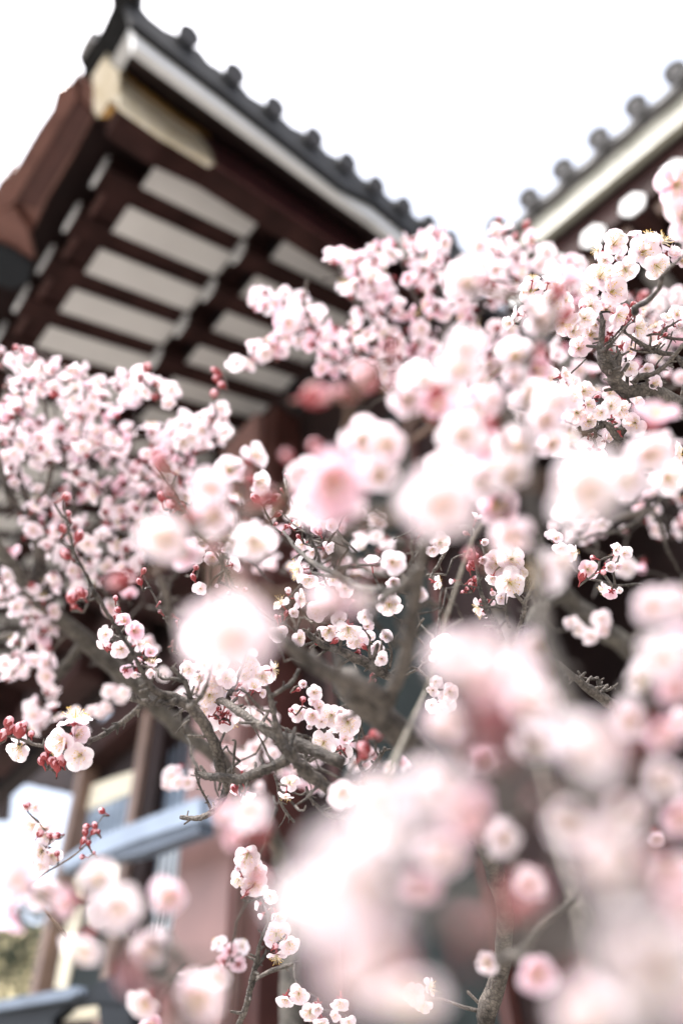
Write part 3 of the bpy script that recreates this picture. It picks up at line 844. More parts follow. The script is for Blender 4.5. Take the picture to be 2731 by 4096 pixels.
for k in range(12):
    s0 = -1.478 + .182 * k
    r_ = box2('rafter', M_WOOD, s0 - .042, s0 + .042, 1.985, 3.5, 3.15, 3.25, .33)
    mb = MB(); hw, hh = .055, .062
    pr = [(-hw * .5, -hh), (hw * .5, -hh), (hw, 0), (hw * .5, hh), (-hw * .5, hh), (-hw, 0)]
    mb.prism([b2(s0 + a, 1.81, 3.09 + b) for a, b in pr], H2 * (.01 * K)); mb.build('rafter_end', M_WHITE, r_)
    mb = MB(); mb.prism([b2(s0 + a * .9, 1.821, 3.09 + b * .9) for a, b in pr], H2 * (.163 * K)); mb.build('rafter_tip', M_WOOD, r_)
    box2('eave_board', M_FRAME, s0 + .058, s0 + .124, 1.90, 1.93, 3.07, 3.125)
    box2('soffit_panel', M_PLASTER, s0 + .045, s0 + .137, 2.25, 2.9, 3.30, 3.31, .33)
box2('wall', M_MAROON, -9, 3, 3.3, 3.4, -.99, 4.03)
box2('cross_beam', M_WOODRED, -4.5, .9, 3.2, 3.3, 1.2, 1.4)
for k in range(5):
    box2('column', M_WOODRED, -3.6 + .95 * k, -3.45 + .95 * k, 3.1, 3.298, -.99, 3.7)
    f = box2('window', M_TEAL, -3.35 + .95 * k, -2.75 + .95 * k, 3.28, 3.298, -.2, 1.1)
    box2('window_frame', M_STEELD, -3.05 + .95 * k, -3.01 + .95 * k, 3.26, 3.279, -.2, 1.1, 0, f)

# evergreen shrub by the garden wall
SH = empty('evergreen_shrub', on('W', 80, 1700, H1, 2.2), 'dark blurred evergreen shrub in front of the ochre wall at the lower left', 'shrub')
c0 = on('W', 90, 1680, H1, 2.3); mb = MB()
for i in range(1500):
    p = c0 + Vector((rnd.gauss(0, .22), rnd.gauss(0, .2), rnd.gauss(-.05, .28)))
    a = Vector((rnd.gauss(0, 1), rnd.gauss(0, 1), rnd.gauss(0, 1))).normalized() * .05; b = a.orthogonal().normalized() * .012
    mb.quad(p - a, p + b, p + a, p - b)
mb.build('foliage', M_MAPLE, SH)
mb = MB(); mb.tube([Vector((c0.x, c0.y, 0)), c0], [.03, .015], 8, True); mb.build('trunk', M_BARK, SH)
# ------------------------------------------------------------------ plum trees
def ground_trunk(T, p_from, r_from, base, mt=None, trunk=True):
    b = Vector(base); p = Vector(p_from); md = (b + p) / 2 + Vector((.08, -.05, .1))
    T.path3([b, md, p], [r_from * 1.7, r_from * 1.3, r_from], trunk, mt, knobs=False)
F_ = .85
def down(p): return [Vector((p.x + .03, p.y - .02, 0)), Vector((p.x + .02, p.y + .01, p.z * .55)), Vector((p.x + .004, p.y + .002, p.z - .12)), Vector((p.x, p.y, p.z - .04))]
def far(P, m): return [CAM + (p - CAM) * m for p in P]
# ---- main tree, in focus
T1 = Tree((0.17, 0.65, 0), 'plum tree in sharp focus whose thick dark trunk forks below the centre', [])
ap = T1.path
tk = [('V', 640, 1700, 90, .84), ('V', 670, 1500, 85, .84), ('V', 735, 1250, 76, .82), ('V', 735, 950, 76, .78), ('V', 560, 560, 100, .68), ('V', 330, 300, 120, .62), ('V', 130, 100, 130, .57), ('V', 20, -30, 120, .55)]
P = [at(*px(t, x, y), d) for t, x, y, w_, d in tk]; W_ = [w_ / 1.148 * d / FPX * .5 for t, x, y, w_, d in tk]
T1.path3(down(P[0]) + P, [.026, .02, .011, .0105] + W_, True)
ap('D', [(1080, 1800, 130), (1170, 1560, 120), (1240, 1250, 115), (1290, 950, 110), (1330, 700, 90), (1380, 480, 60), (1340, 330, 30)], .55, .5)
ap('D', [(1330, 720, 60), (1200, 860, 70), (1050, 960, 60), (930, 1080, 40), (1060, 1240, 30), (1140, 1360, 22)], .5, .6)
ap('G', [(1090, 420, 140), (1000, 340, 130), (850, 280, 130), (640, 190, 130), (430, 60, 120), (250, -100, 90), (60, -200, 70)], .55, .5)
ap('F', [(2000, 1180, 100), (1700, 1060, 100), (1480, 970, 90), (1300, 850, 70), (1150, 750, 62), (1060, 695, 58), (990, 700, 25)], .72, .85)
ap('F', [(1095, 700, 45), (1120, 630, 45), (1160, 560, 32), (1215, 420, 24), (1250, 300, 12)], .85)
ap('G', [(640, 1100, 90), (480, 985, 110), (370, 880, 100), (280, 780, 90), (230, 700, 80), (190, 560, 55), (165, 420, 45), (130, 280, 22)], .72, .72)
ap('G', [(175, 360, 28), (240, 310, 36), (330, 250, 36), (385, 150, 26)], .72)
ap('G', [(300, 860, 90), (200, 920, 80), (60, 970, 80), (-60, 1010, 78), (-220, 1000, 70), (-330, 990, 55), (-430, 960, 25)], .74, .80)
ap('G', [(160, 480, 30), (80, 460, 22), (0, 370, 18), (-70, 290, 16)], .72)
ap('F', [(1080, 1320, 50), (1085, 1400, 42), (1040, 1490, 38), (975, 1560, 30)], .80, .84)
ap('U', [(1035, 470, 32), (1010, 550, 26), (960, 595, 26), (900, 618, 24), (830, 618, 20)], .82, .86)
ap('U', [(975, 590, 14), (945, 530, 12), (915, 470, 12), (897, 402, 9)], .85)
ap('F', [(1060, 1290, 90), (1015, 1080, 90), (930, 900, 92), (830, 760, 92), (720, 690, 88), (610, 650, 70), (520, 600, 52), (440, 480, 34), (360, 320, 28), (270, 180, 26), (170, 20, 26)], .80, .72)
ap('C', [(270, 1120, 28), (180, 960, 42), (110, 830, 28), (60, 730, 26), (10, 640, 26), (-30, 590, 22)], .72, .66)
ap('S', [(345, 985, 20), (325, 900, 18), (308, 830, 14), (292, 720, 10)], .66)
ap('F', [(700, 700, 60), (560, 705, 52), (440, 695, 48), (340, 680, 28)], .76)
ap('F', [(440, 700, 44), (380, 770, 46), (260, 870, 46), (130, 960, 42), (0, 1015, 38)], .76, .80)
ap('U', [(420, 255, 26), (340, 285, 20), (260, 290, 16), (170, 285, 16), (90, 255, 14), (0, 235, 12)], .80)
ap('F', [(790, 740, 40), (850, 700, 42), (910, 630, 40), (950, 520, 24), (985, 390, 16)], .72, .68)
ap('F', [(800, 720, 40), (800, 640, 36), (760, 540, 34), (710, 480, 36), (660, 425, 34)], .74)
ap('F', [(740, 545, 30), (680, 520, 28), (600, 525, 26), (560, 505, 20)], .76)
ap('F', [(850, 640, 22), (880, 560, 14), (910, 490, 10)], .70)
ap('F', [(860, 470, 34), (800, 380, 28), (740, 270, 22), (690, 170, 16), (640, 60, 14)], .84, .84)
ap('C', [(740, 1180, 18), (690, 1080, 18), (640, 980, 18), (590, 890, 16), (540, 790, 14)], .84)
ap('F', [(1170, 730, 10), (1280, 870, 14), (1350, 980, 14), (1390, 1060, 18), (1430, 1150, 14), (1480, 1260, 12)], .86)
ap('F', [(690, 950, 10), (750, 880, 16), (800, 840, 20)], .80)
ap('F', [(1140, 1260, 20), (1150, 1130, 22), (1160, 1010, 20), (1130, 1000, 12)], .85)
ap('G', [(190, 980, 18), (215, 1050, 24), (235, 1180, 24), (290, 1290, 26), (350, 1350, 20)], .86)
ap('G', [(290, 1260, 14), (260, 1340, 10), (225, 1390, 8)], .86)
ap('G', [(330, 1115, 12), (400, 1140, 16), (450, 1120, 22), (500, 1200, 26), (600, 1290, 40), (750, 1320, 50), (900, 1300, 44), (1010, 1260, 30)], .88)
ap('G', [(440, 1070, 24), (470, 1160, 26), (500, 1220, 20)], .86)
ap('G', [(280, 610, 14), (340, 660, 26), (400, 680, 28), (430, 780, 28), (440, 880, 34)], .9)
ap('G', [(870, 1050, 46), (890, 980, 40), (850, 880, 30), (840, 760, 26), (860, 640, 26), (875, 480, 26), (870, 350, 20)], .88)
ap('G', [(870, 1010, 50), (950, 930, 36), (1010, 840, 34), (1060, 760, 32)], .88)
ap('G', [(1000, 1100, 16), (900, 1060, 60), (880, 1030, 50)], .9)
ap('G', [(870, 650, 16), (760, 640, 14), (620, 650, 26), (540, 570, 30)], .88)
ap('G', [(830, 790, 30), (740, 750, 34), (680, 720, 20), (600, 640, 14), (540, 570, 20)], .88)
ap('G', [(870, 440, 10), (905, 545, 6), (950, 538, 10)], .88)
ap('D', [(1120, 1600, 70), (1050, 1545, 75), (960, 1490, 85), (850, 1440, 85), (700, 1380, 62), (560, 1330, 60), (470, 1260, 46), (420, 1210, 20)], .84)
ap('D', [(705, 1390, 30), (708, 1290, 28), (695, 1180, 20)], .84)
ap('D', [(960, 1480, 30), (935, 1390, 26), (940, 1280, 12)], .84)
ap('D', [(1090, 1520, 24), (1110, 1400, 24), (1080, 1300, 16), (1062, 1210, 12)], .84)
ap('D', [(960, 1450, 26), (1020, 1400, 26), (1035, 1320, 20)], .84)
ap('D', [(260, 440, 22), (330, 530, 30), (400, 610, 34), (490, 680, 42), (600, 740, 48), (760, 830, 56), (880, 880, 62), (1050, 900, 66), (1250, 890, 70)], .78, .56)
ap('D', [(170, 235, 8), (260, 310, 10), (330, 380, 14), (420, 440, 18), (500, 480, 30)], .80, .74)
ap('D', [(510, 770, 26), (600, 790, 26), (700, 800, 30), (800, 830, 40)], .80, .74)
ap('D', [(350, 290, 30), (420, 390, 32), (470, 490, 34), (530, 620, 34), (560, 720, 36)], .70, .70)
ap('D', [(270, 30, 18), (290, 120, 14), (340, 240, 20)], .80, .76)
ap('D', [(570, 790, 20), (610, 880, 18)], .8)
ap('D', [(1560, 560, 22), (1500, 650, 28), (1460, 730, 30), (1430, 770, 14)], .84)
ap('D', [(1130, 1110, 10), (1180, 1140, 8)], .86)
ap('D', [(1360, 1120, 20), (1310, 1200, 16), (1220, 1330, 14)], .84)
ap('C', [(1060, 1010, 44), (1060, 880, 44), (1060, 740, 40), (1140, 680, 34), (1230, 560, 22), (1285, 400, 20), (1310, 150, 22), (1320, -40, 20)], .60, .52)
ap('C', [(640, -60, 16), (720, 60, 18), (800, 160, 22), (860, 310, 26), (950, 430, 26), (1060, 560, 26), (1180, 740, 24), (1250, 880, 24), (1330, 940, 14), (1480, 1080, 14), (1568, 1150, 18)], .72, .80)
ap('C', [(640, 760, 34), (700, 880, 60), (730, 1020, 62), (760, 1180, 60), (780, 1300, 50), (840, 1420, 40)], .52, .56)
ap('C', [(560, 1030, 20), (700, 1060, 40), (880, 1070, 30)], .55)
ap('E', [(600, 1100, 50), (560, 990, 46), (490, 880, 48), (430, 700, 32), (410, 560, 26), (385, 440, 24), (370, 340, 22), (345, 190, 14)], .82, .84)
ap('E', [(690, 1150, 30), (730, 1000, 28), (775, 880, 34), (780, 800, 34), (820, 720, 22), (860, 620, 14), (880, 570, 8)], .84)
ap('E', [(775, 810, 34), (730, 760, 28), (700, 735, 20)], .84)
ap('E', [(660, 1000, 26), (640, 930, 26), (628, 820, 14), (632, 730, 10)], .84)
ap('E', [(250, 660, 6), (320, 670, 10), (420, 690, 14)], .84)
ap('E', [(820, 1120, 20), (930, 1200, 34), (1060, 1290, 42), (1180, 1390, 52), (1290, 1480, 74), (1420, 1560, 84), (1500, 1620, 90)], .80, .84)
ap('E', [(1400, 1540, 44), (1370, 1460, 42), (1345, 1385, 28)], .84)
ap('E', [(1390, 1500, 24), (1450, 1480, 22), (1510, 1435, 16)], .84)
ap('E', [(1350, 1400, 22), (1240, 1395, 22), (1195, 1340, 14)], .84)
ap('E', [(1090, 470, 12), (1200, 570, 20), (1290, 620, 22), (1400, 640, 20), (1500, 670, 20), (1700, 660, 22)], .9, .95)
ap('H', [(235, 1270, 40), (290, 1150, 40), (325, 990, 42), (350, 860, 34), (370, 760, 24), (400, 680, 22), (430, 600, 16), (400, 500, 14), (385, 460, 12)], .86)
ap('H', [(350, 900, 26), (400, 830, 22), (415, 785, 10)], .86)
ap('H', [(345, 970, 20), (440, 920, 30), (540, 890, 26), (620, 860, 14)], .92)
ap('U', [(230, 860, 8), (330, 800, 8), (400, 740, 6), (430, 680, 5), (475, 610, 4)], 1.0, mat_=M_TWIG)
ap('U', [(150, 830, 5), (210, 760, 8), (230, 720, 7), (180, 640, 5)], 1.0, mat_=M_TWIG)
ap('U', [(230, 860, 8), (180, 900, 8), (150, 960, 10), (330, 1200, 20)], 1.0, .9, mat_=M_TWIG)
f = T1.fl
f('C', [(245, 1250, 140, (-.2, .1, 1), 0), (215, 1320, 90, (-.6, -.4, .7)), (390, 1150, 130, (0, .4, .8), 2, True), (460, 1220, 150, (.4, .1, .8), 3, True), (370, 1360, 170, (0, 0, 1), 2), (450, 1290, 120, (.5, .3, .5)),
        (500, 1330, 110, (.7, .2, .4)), (545, 1350, 110, (.3, .9, .2), 5), (510, 1450, 130, (0, -.1, 1), 4), (590, 1400, 110, (.3, .5, .6), 3, True), (610, 1480, 130, (0, .95, .1), 5), (400, 1530, 140, (0, -.3, -.7), 2, True), (600, 1545, 100, (.1, -.3, .9), 3),
        (480, 1540, 90, (0, -.5, .6))], .78, .03)
f('C', [(985, 890, 120, (0, 0, 1), 0), (1095, 872, 60, (.9, .2, .2), 4), (960, 620, 170, (-.3, 0, .9), 2), (1235, 705, 130, (.6, .1, -.4), 2), (1165, 590, 80, (.2, .1, .8), 4), (1080, 640, 140, (.1, -.3, .8), 3), (1010, 560, 110, (0, .5, .7), 3)], .80, .03)
f('F', [(800, 440, 150, (-.1, 0, 1), 0), (915, 415, 130, (.2, .5, .8), 2), (880, 500, 180, (0, -.2, 1), 2), (1030, 425, 180, (0, .4, .8), 1), (1020, 500, 170, (.1, .1, 1), 0), (870, 600, 130, (-.4, 0, .8), 2), (1045, 580, 190, (0, 0, 1), 6),
        (960, 640, 180, (0, -.1, 1), 1), (920, 710, 160, (-.1, -.6, .8), 2), (1085, 515, 150, (.4, .2, .8), 6), (1260, 350, 170, (0, -.2, .7), 1), (1290, 450, 180, (0, .1, 1), 1), (1230, 490, 150, (-.4, -.2, .9), 0),
        (1370, 490, 185, (.1, -.3, 1), 1), (1450, 450, 140, (.9, .1, .1), 5), (1240, 620, 120, (-.3, .3, .5), 3), (1300, 600, 130, (.2, .5, .3), 3), (1360, 630, 90, (.5, 0, .4), 3), (1165, 660, 120, (-.4, -.5, .4), 3),
        (1050, 820, 240, (.05, -.1, -1), 5), (950, 815, 110, (-.9, 0, .1), 5), (1120, 850, 130, (.8, -.3, -.3), 5), (1490, 155, 150, (0, -.3, 1), 3), (990, 560, 140, (-.1, .2, 1), 6)], .85, .02)
f('F', [(790, 275, 130, (.4, .3, -.5), 4, True), (1210, 1245, 90, (0, .9, -.3), 3), (1240, 1400, 160, (.3, -.7, .1), 3), (1175, 1385, 90, (-.3, -.8, 0), 3, True)], .84, .02)
f('U', [(95, 290, 140, (-.1, -.3, .9), 0), (345, 185, 150, (.05, 1, -.1), 5), (300, 265, 140, (-.3, 0, .9), 2), (370, 330, 130, (.1, 0, 1), 2), (345, 245, 110, (.5, .2, .3), 3), (265, 300, 90, (-.9, 0, .2), 5)], .80, .02)
f('G', [(420, 270, 110, (0, .2, .9), 4), (500, 330, 130, (.2, .1, 1), 3), (500, 380, 110, (.1, -.3, .9), 3), (380, 480, 155, (-.1, -.1, 1), 2), (490, 500, 155, (0, -.2, 1), 3), (535, 455, 130, (.4, .4, .6), 2), (470, 580, 90, (0, -.4, .9), 4),
        (640, 510, 160, (-.1, 0, 1), 0), (765, 560, 195, (0, 0, 1), 0), (650, 600, 90, (0, -.8, .4), 3), (580, 725, 185, (-.2, 0, 1), 5), (540, 625, 70, (0, .8, .3), 4), (740, 710, 120, (.2, .6, .6), 3), (715, 790, 160, (.05, -.3, -.8), 5),
        (310, 1045, 130, (.1, .4, .4), 5), (280, 1140, 130, (-.1, -.8, .5), 5), (560, 560, 100), (700, 480, 110)], .86, .02)
f('G', [(730, 1110, 225, (0, -.1, 1), 0), (890, 1140, 190, (.2, 0, 1), 2)], .58)
f('G', [(1460, 250, 130), (1420, 430, 130), (1540, 340, 150), (1430, 330, 110), (1550, 420, 130), (1500, 470, 120)], .9, .02)
f('H', [(300, 180, 170, (0, -.1, .8), 2), (245, 260, 80, (-.1, 0, 1), 4), (255, 335, 130, (-.3, -.3, .9), 1), (340, 270, 150, (0, .1, 1), 6), (345, 370, 160, (0, -.2, 1), 0), (290, 420, 70, (-.7, -.3, .4)), (375, 500, 90, (-.9, 0, .3), 3), (395, 565, 75, (-.6, -.3, .5), 4),
        (440, 450, 90, (.1, .2, .9), 3), (480, 560, 120, (.3, -.2, .6), 3), (480, 685, 160, (0, 0, 1), 0), (555, 735, 130, (.3, -.2, .9), 2), (480, 815, 110, (0, -.8, .5), 5), (540, 1085, 130), (620, 1060, 120), (690, 1170, 120, (0, 0, 1)), (740, 1130, 110),
        (760, 1225, 110), (880, 1100, 130), (850, 1195, 70), (930, 1235, 100), (1340, 1070, 130, (0, -.3, -.8), 5, True), (1430, 1030, 120, (.8, .3, .2), 5), (1400, 1130, 100)], .88, .02)
f('H', [(120, 750, 100, (-.4, .8, .3), 5), (260, 770, 100, (.3, .7, .3), 5), (150, 860, 100, (0, .2, -.7), 5, True), (240, 880, 100, (.1, -.5, -.6), 5, True), (190, 800, 100, (0, .2, -.9), 5, True)], 1.2, .02)
f('D', [(405, 250, 125, (0, 0, 1), 0), (450, 320, 110), (380, 400, 100, (-.3, .4, .4), 3), (520, 430, 120, (0, .3, .8), 3, True), (625, 400, 115, (.3, .2, .8), 3), (420, 540, 120, (-.4, -.2, .6), 2), (490, 600, 110, (0, -.3, .9), 3), (585, 570, 120, (.6, 0, .4), 2),
        (390, 740, 190, (-.85, -.05, .25), 5), (470, 800, 200, (-.1, -.5, .6), 2), (545, 850, 110, (.4, -.4, .5)), (650, 835, 160, (0, .6, .6), 2), (735, 890, 150, (.4, .1, .8), 6), (300, 925, 85, (0, .4, .6), 4), (250, 1015, 140, (-.4, .6, .3), 5), (385, 970, 150, (.8, 0, .35), 5),
        (335, 1085, 100, (.2, .2, .7), 3), (955, 700, 150, (-.1, .85, .3), 3), (1120, 830, 120, (0, -.4, .8)), (1090, 1010, 180, (-.1, -.4, 1), 1), (1090, 930, 130, (.1, .3, 1)), (1460, 845, 110, (.6, -.3, .3), 5), (1480, 530, 170, (.3, 0, .9), 1), (1430, 570, 120, (-.1, -.5, .8)),
        (535, 1060, 170, (-.2, 0, .9), 2), (620, 1210, 160, (0, -.4, .9), 1), (700, 1130, 150), (770, 1190, 200, (0, -.5, .7), 6), (220, 1230, 165, (0, -.1, 1), 2), (380, 1280, 140, (.6, 0, .6), 1), (830, 1280, 170, (-.1, 0, 1), 5), (905, 1265, 120, (.4, 0, .8)), (915, 1190, 130, (.2, .4, .7), 3),
        (860, 1400, 90, (0, -.7, .2), 3, True), (980, 1350, 130, (.2, 0, .9), 3), (1055, 1270, 120, (.3, .4, .7), 3), (1030, 1440, 120), (1510, 1350, 200, (0, 0, 1), 1), (1470, 1420, 140), (900, 1110, 130)], .84, .03)
f('D', [(1110, 680, 200, (.1, 0, .9), 3), (1325, 925, 130, (0, -.1, .9), 3)], .68)
f('E', [(395, 155, 120, (.3, .85, .15), 3), (450, 330, 115, (.1, 0, 1), 4), (445, 465, 120, (-.1, -.1, 1), 4), (555, 500, 215, (-.1, .1, 1), 0), (670, 465, 215, (.1, .2, 1), 1), (660, 645, 225, (0, -.25, 1), 1), (620, 385, 130, (0, .7, .6), 2), (735, 570, 130, (.6, 0, .6), 2),
        (530, 600, 110, (-.3, -.5, .5), 2), (360, 540, 70, (-.5, .2, .5), 4), (225, 635, 80, (-.85, -.1, .3), 4), (525, 720, 90, (-.1, -.3, .9), 4), (590, 765, 125, (0, -.2, 1), 2), (510, 795, 80, (.3, -.2, -.4), 4), (425, 840, 160, (-.8, -.1, .2), 5), (440, 880, 110, (-.4, -.7, .2), 5),
        (95, 640, 120, (.6, .1, .3), 5), (115, 1150, 170, (0, .1, 1), 5), (80, 1420, 100), (190, 1500, 160), (60, 1490, 90), (980, 270, 90), (1020, 305, 110, (0, .4, .7), 3), (1060, 380, 120), (1140, 420, 140, (.5, -.1, .5), 5), (1100, 450, 100), (1270, 545, 155, (0, 0, 1), 0, True), (1425, 525, 135, (0, 0, 1), 4), (1500, 520, 110, (.1, 0, .9), 4),
        (1490, 400, 120, (.1, .6, .6)), (1555, 420, 130), (1400, 700, 110, (-.8, -.2, .1), 5), (1455, 715, 130, (.1, -.3, -.8), 3, True), (1515, 710, 70)], .88, .04)
T1.bud('C', [(533, 765, 48), (515, 850, 54), (320, 975, 50), (345, 1065, 54), (318, 1125, 42), (665, 1000, 24), (672, 1075, 42), (770, 1105, 44), (798, 1155, 28), (770, 1330, 42), (832, 1362, 56), (925, 1425, 44), (1330, 910, 48), (1275, 918, 66), (1215, 935, 44), (1080, 510, 58), (1030, 515, 36), (935, 815, 54), (945, 735, 50), (280, 1360, 70), (215, 1345, 60)], .82)
T1.bud('C', [(30, 500, 60), (60, 940, 80), (10, 970, 60), (740, 190, 80), (790, 190, 60), (800, 260, 60), (860, 260, 80), (680, 190, 70), (900, 350, 70), (870, 350, 50)], .72, .02)
T1.bud('S', [(295, 720, 46), (315, 797, 36), (293, 868, 50), (357, 908, 50), (315, 985, 52), (380, 1165, 44), (330, 1190, 60), (350, 1220, 30), (765, 585, 60), (780, 700, 40), (800, 750, 50), (860, 820, 40)], .68)
T1.bud('F', [(1190, 570, 36), (830, 350, 42), (775, 385, 36), (675, 250, 44), (735, 285, 56), (1020, 760, 34), (1050, 790, 36), (1080, 740, 34), (1100, 790, 34), (1035, 830, 36), (1120, 810, 32), (1070, 860, 36), (1030, 800, 34), (1160, 1395, 56)], .84)
T1.bud('U', [(35, 190, 48), (45, 225, 46), (90, 235, 66), (145, 240, 36), (100, 205, 44), (0, 255, 50), (228, 310, 44), (210, 345, 44), (240, 365, 44), (255, 385, 46), (275, 350, 44), (290, 370, 44), (265, 400, 40), (195, 370, 36)], .80)
T1.bud('U', [(125, 565, 40), (270, 700, 36), (240, 705, 34), (476, 593, 34), (405, 660, 32), (440, 665, 30), (395, 695, 32), (425, 690, 28), (380, 735, 30), (410, 740, 30), (385, 800, 28), (455, 688, 22), (435, 785, 18), (180, 700, 34), (265, 790, 30)], 1.0)
f('U', [(165, 570, 60), (125, 568, 46), (155, 650, 74), (210, 670, 84), (195, 770, 110), (240, 790, 110), (190, 820, 90), (225, 700, 70)], 1.0, .02)
T1.bud('G', [(370, 315, 42), (415, 395, 56), (325, 478, 46), (955, 215, 50), (965, 240, 40), (690, 775, 36), (735, 790, 36)], .86)
T1.bud('G', [(960, 665, 84), (1060, 650, 84), (915, 780, 100), (880, 830, 90)], .6)
T1.bud('H', [(468, 772, 44), (290, 440, 30)], .86)
T1.bud('D', [(205, 315, 58), (330, 370, 42), (280, 410, 48), (200, 385, 34), (320, 410, 30), (385, 490, 42), (545, 455, 70), (280, 1100, 48), (330, 1070, 60), (210, 1125, 36), (235, 1115, 26), (655, 1308, 52), (515, 1325, 44), (900, 1355, 50), (840, 1385, 40), (1342, 400, 44), (1378, 405, 42), (1345, 462, 50), (800, 990, 30), (320, 120, 52), (60, 200, 70), (190, 185, 80), (250, 120, 30), (285, 5, 36)], .84)
T1.bud('E', [(328, 265, 46), (370, 430, 46), (345, 395, 36), (340, 452, 48), (395, 450, 34), (372, 510, 48), (375, 490, 30), (345, 548, 44), (380, 630, 56), (360, 675, 50), (320, 700, 42), (345, 640, 40), (300, 720, 36), (400, 670, 40), (1222, 615, 80), (1322, 455, 46), (1395, 570, 50), (1380, 560, 40), (445, 800, 50), (450, 830, 44)], .85)
T1.bare([(560, 1150), (900, 1130), (1080, 1200), (1060, 1500), (900, 1650), (700, 1600), (500, 1500), (420, 1300)], 90, .86, 1.15, 31)
T1.bare([(420, 1600), (900, 1560), (880, 1850), (600, 1900), (400, 1780)], 40, .9, 1.1, 32)
T1.finish(True, 100, .0012)

# ---- right tree, in focus, gnarly
T2 = Tree((1.1, 0.75, 0), 'plum tree with a sharp black gnarled bough and dense blossom at the upper right', [])
ap = T2.path
P = [at(*px('B', x, y), d) for x, y, d in [(2400, 900, .86), (1900, 640, .85), (1650, 480, .84), (1480, 400, .84), (1330, 330, .84)]]
T2.path3([Vector((1.1, .75, 0)), Vector((1.05, .75, .9)), Vector((.9, .72, 1.5))] + P, [.03, .026, .022, .018, .014, .012, .0105, .010], True)
ap('A', [(1350, 1510, 84), (1250, 1480, 96), (1140, 1500, 100), (1060, 1440, 108), (1020, 1350, 116), (960, 1270, 118), (930, 1180, 80), (905, 1130, 40)], .84, .82)
ap('A', [(1020, 1340, 90), (1060, 1250, 56), (1065, 1195, 30)], .83)
ap('A', [(930, 1190, 50), (990, 1140, 28), (1060, 1060, 14), (1110, 1000, 12), (1190, 890, 8)], .82, .78)
ap('A', [(925, 1160, 40), (935, 1060, 50), (940, 960, 40), (920, 880, 20)], .84)
ap('B', [(1130, 300, 28), (1125, 180, 26), (1115, 60, 20)], .84)
ap('A', [(1170, 1440, 40), (1230, 1380, 46), (1310, 1370, 36), (1390, 1330, 34), (1460, 1260, 34), (1570, 1130, 30)], .84, .80)
ap('A', [(1120, 1045, 26), (1200, 1110, 34), (1290, 1160, 42), (1400, 1200, 38), (1500, 1215, 36), (1580, 1300, 54), (1750, 1420, 60)], .84)
ap('A', [(1150, 1165, 16), (1220, 1190, 18), (1320, 1200, 20)], .84)
ap('A', [(1300, 1160, 22), (1312, 1100, 20), (1312, 1055, 12)], .84)
ap('A', [(1480, 1085, 14), (1430, 1190, 14), (1370, 1270, 14), (1325, 1340, 12)], .86)
ap('A', [(1330, 1030, 26), (1400, 1060, 26), (1460, 1085, 26), (1568, 1095, 26), (1700, 1110, 30)], .86)
ap('B', [(930, 510, 22), (940, 560, 44), (990, 620, 52), (1040, 690, 60), (1055, 740, 44), (1060, 780, 20)], .84)
ap('B', [(585, 662, 16), (700, 652, 24), (830, 640, 28), (900, 610, 40), (950, 590, 44)], .84)
ap('B', [(880, 640, 26), (880, 680, 26), (870, 700, 14)], .84)
ap('B', [(570, 718, 12), (640, 710, 14), (720, 700, 10)], .86)
ap('B', [(560, 740, 10), (590, 785, 18), (650, 775, 14), (740, 765, 14)], .84)
ap('B', [(1050, 690, 60), (1100, 600, 70), (1110, 480, 60), (1130, 360, 60)], .88)
ap('B', [(1360, 300, 24), (1400, 265, 20), (1410, 245, 12)], .84)
ap('A', [(950, 1000, 30), (1030, 760, 22), (1040, 560, 18), (1110, 480, 18), (1250, 430, 18), (1420, 420, 20), (1560, 430, 24), (1700, 440, 26)], .87, .87)
ap('A', [(1000, 900, 20), (850, 900, 16), (700, 880, 14), (560, 850, 14), (430, 800, 14), (290, 950, 10)], .88)
ap('A', [(800, 1250, 14), (640, 1430, 16), (780, 1560, 18), (860, 1620, 24)], .9)
f = T2.fl
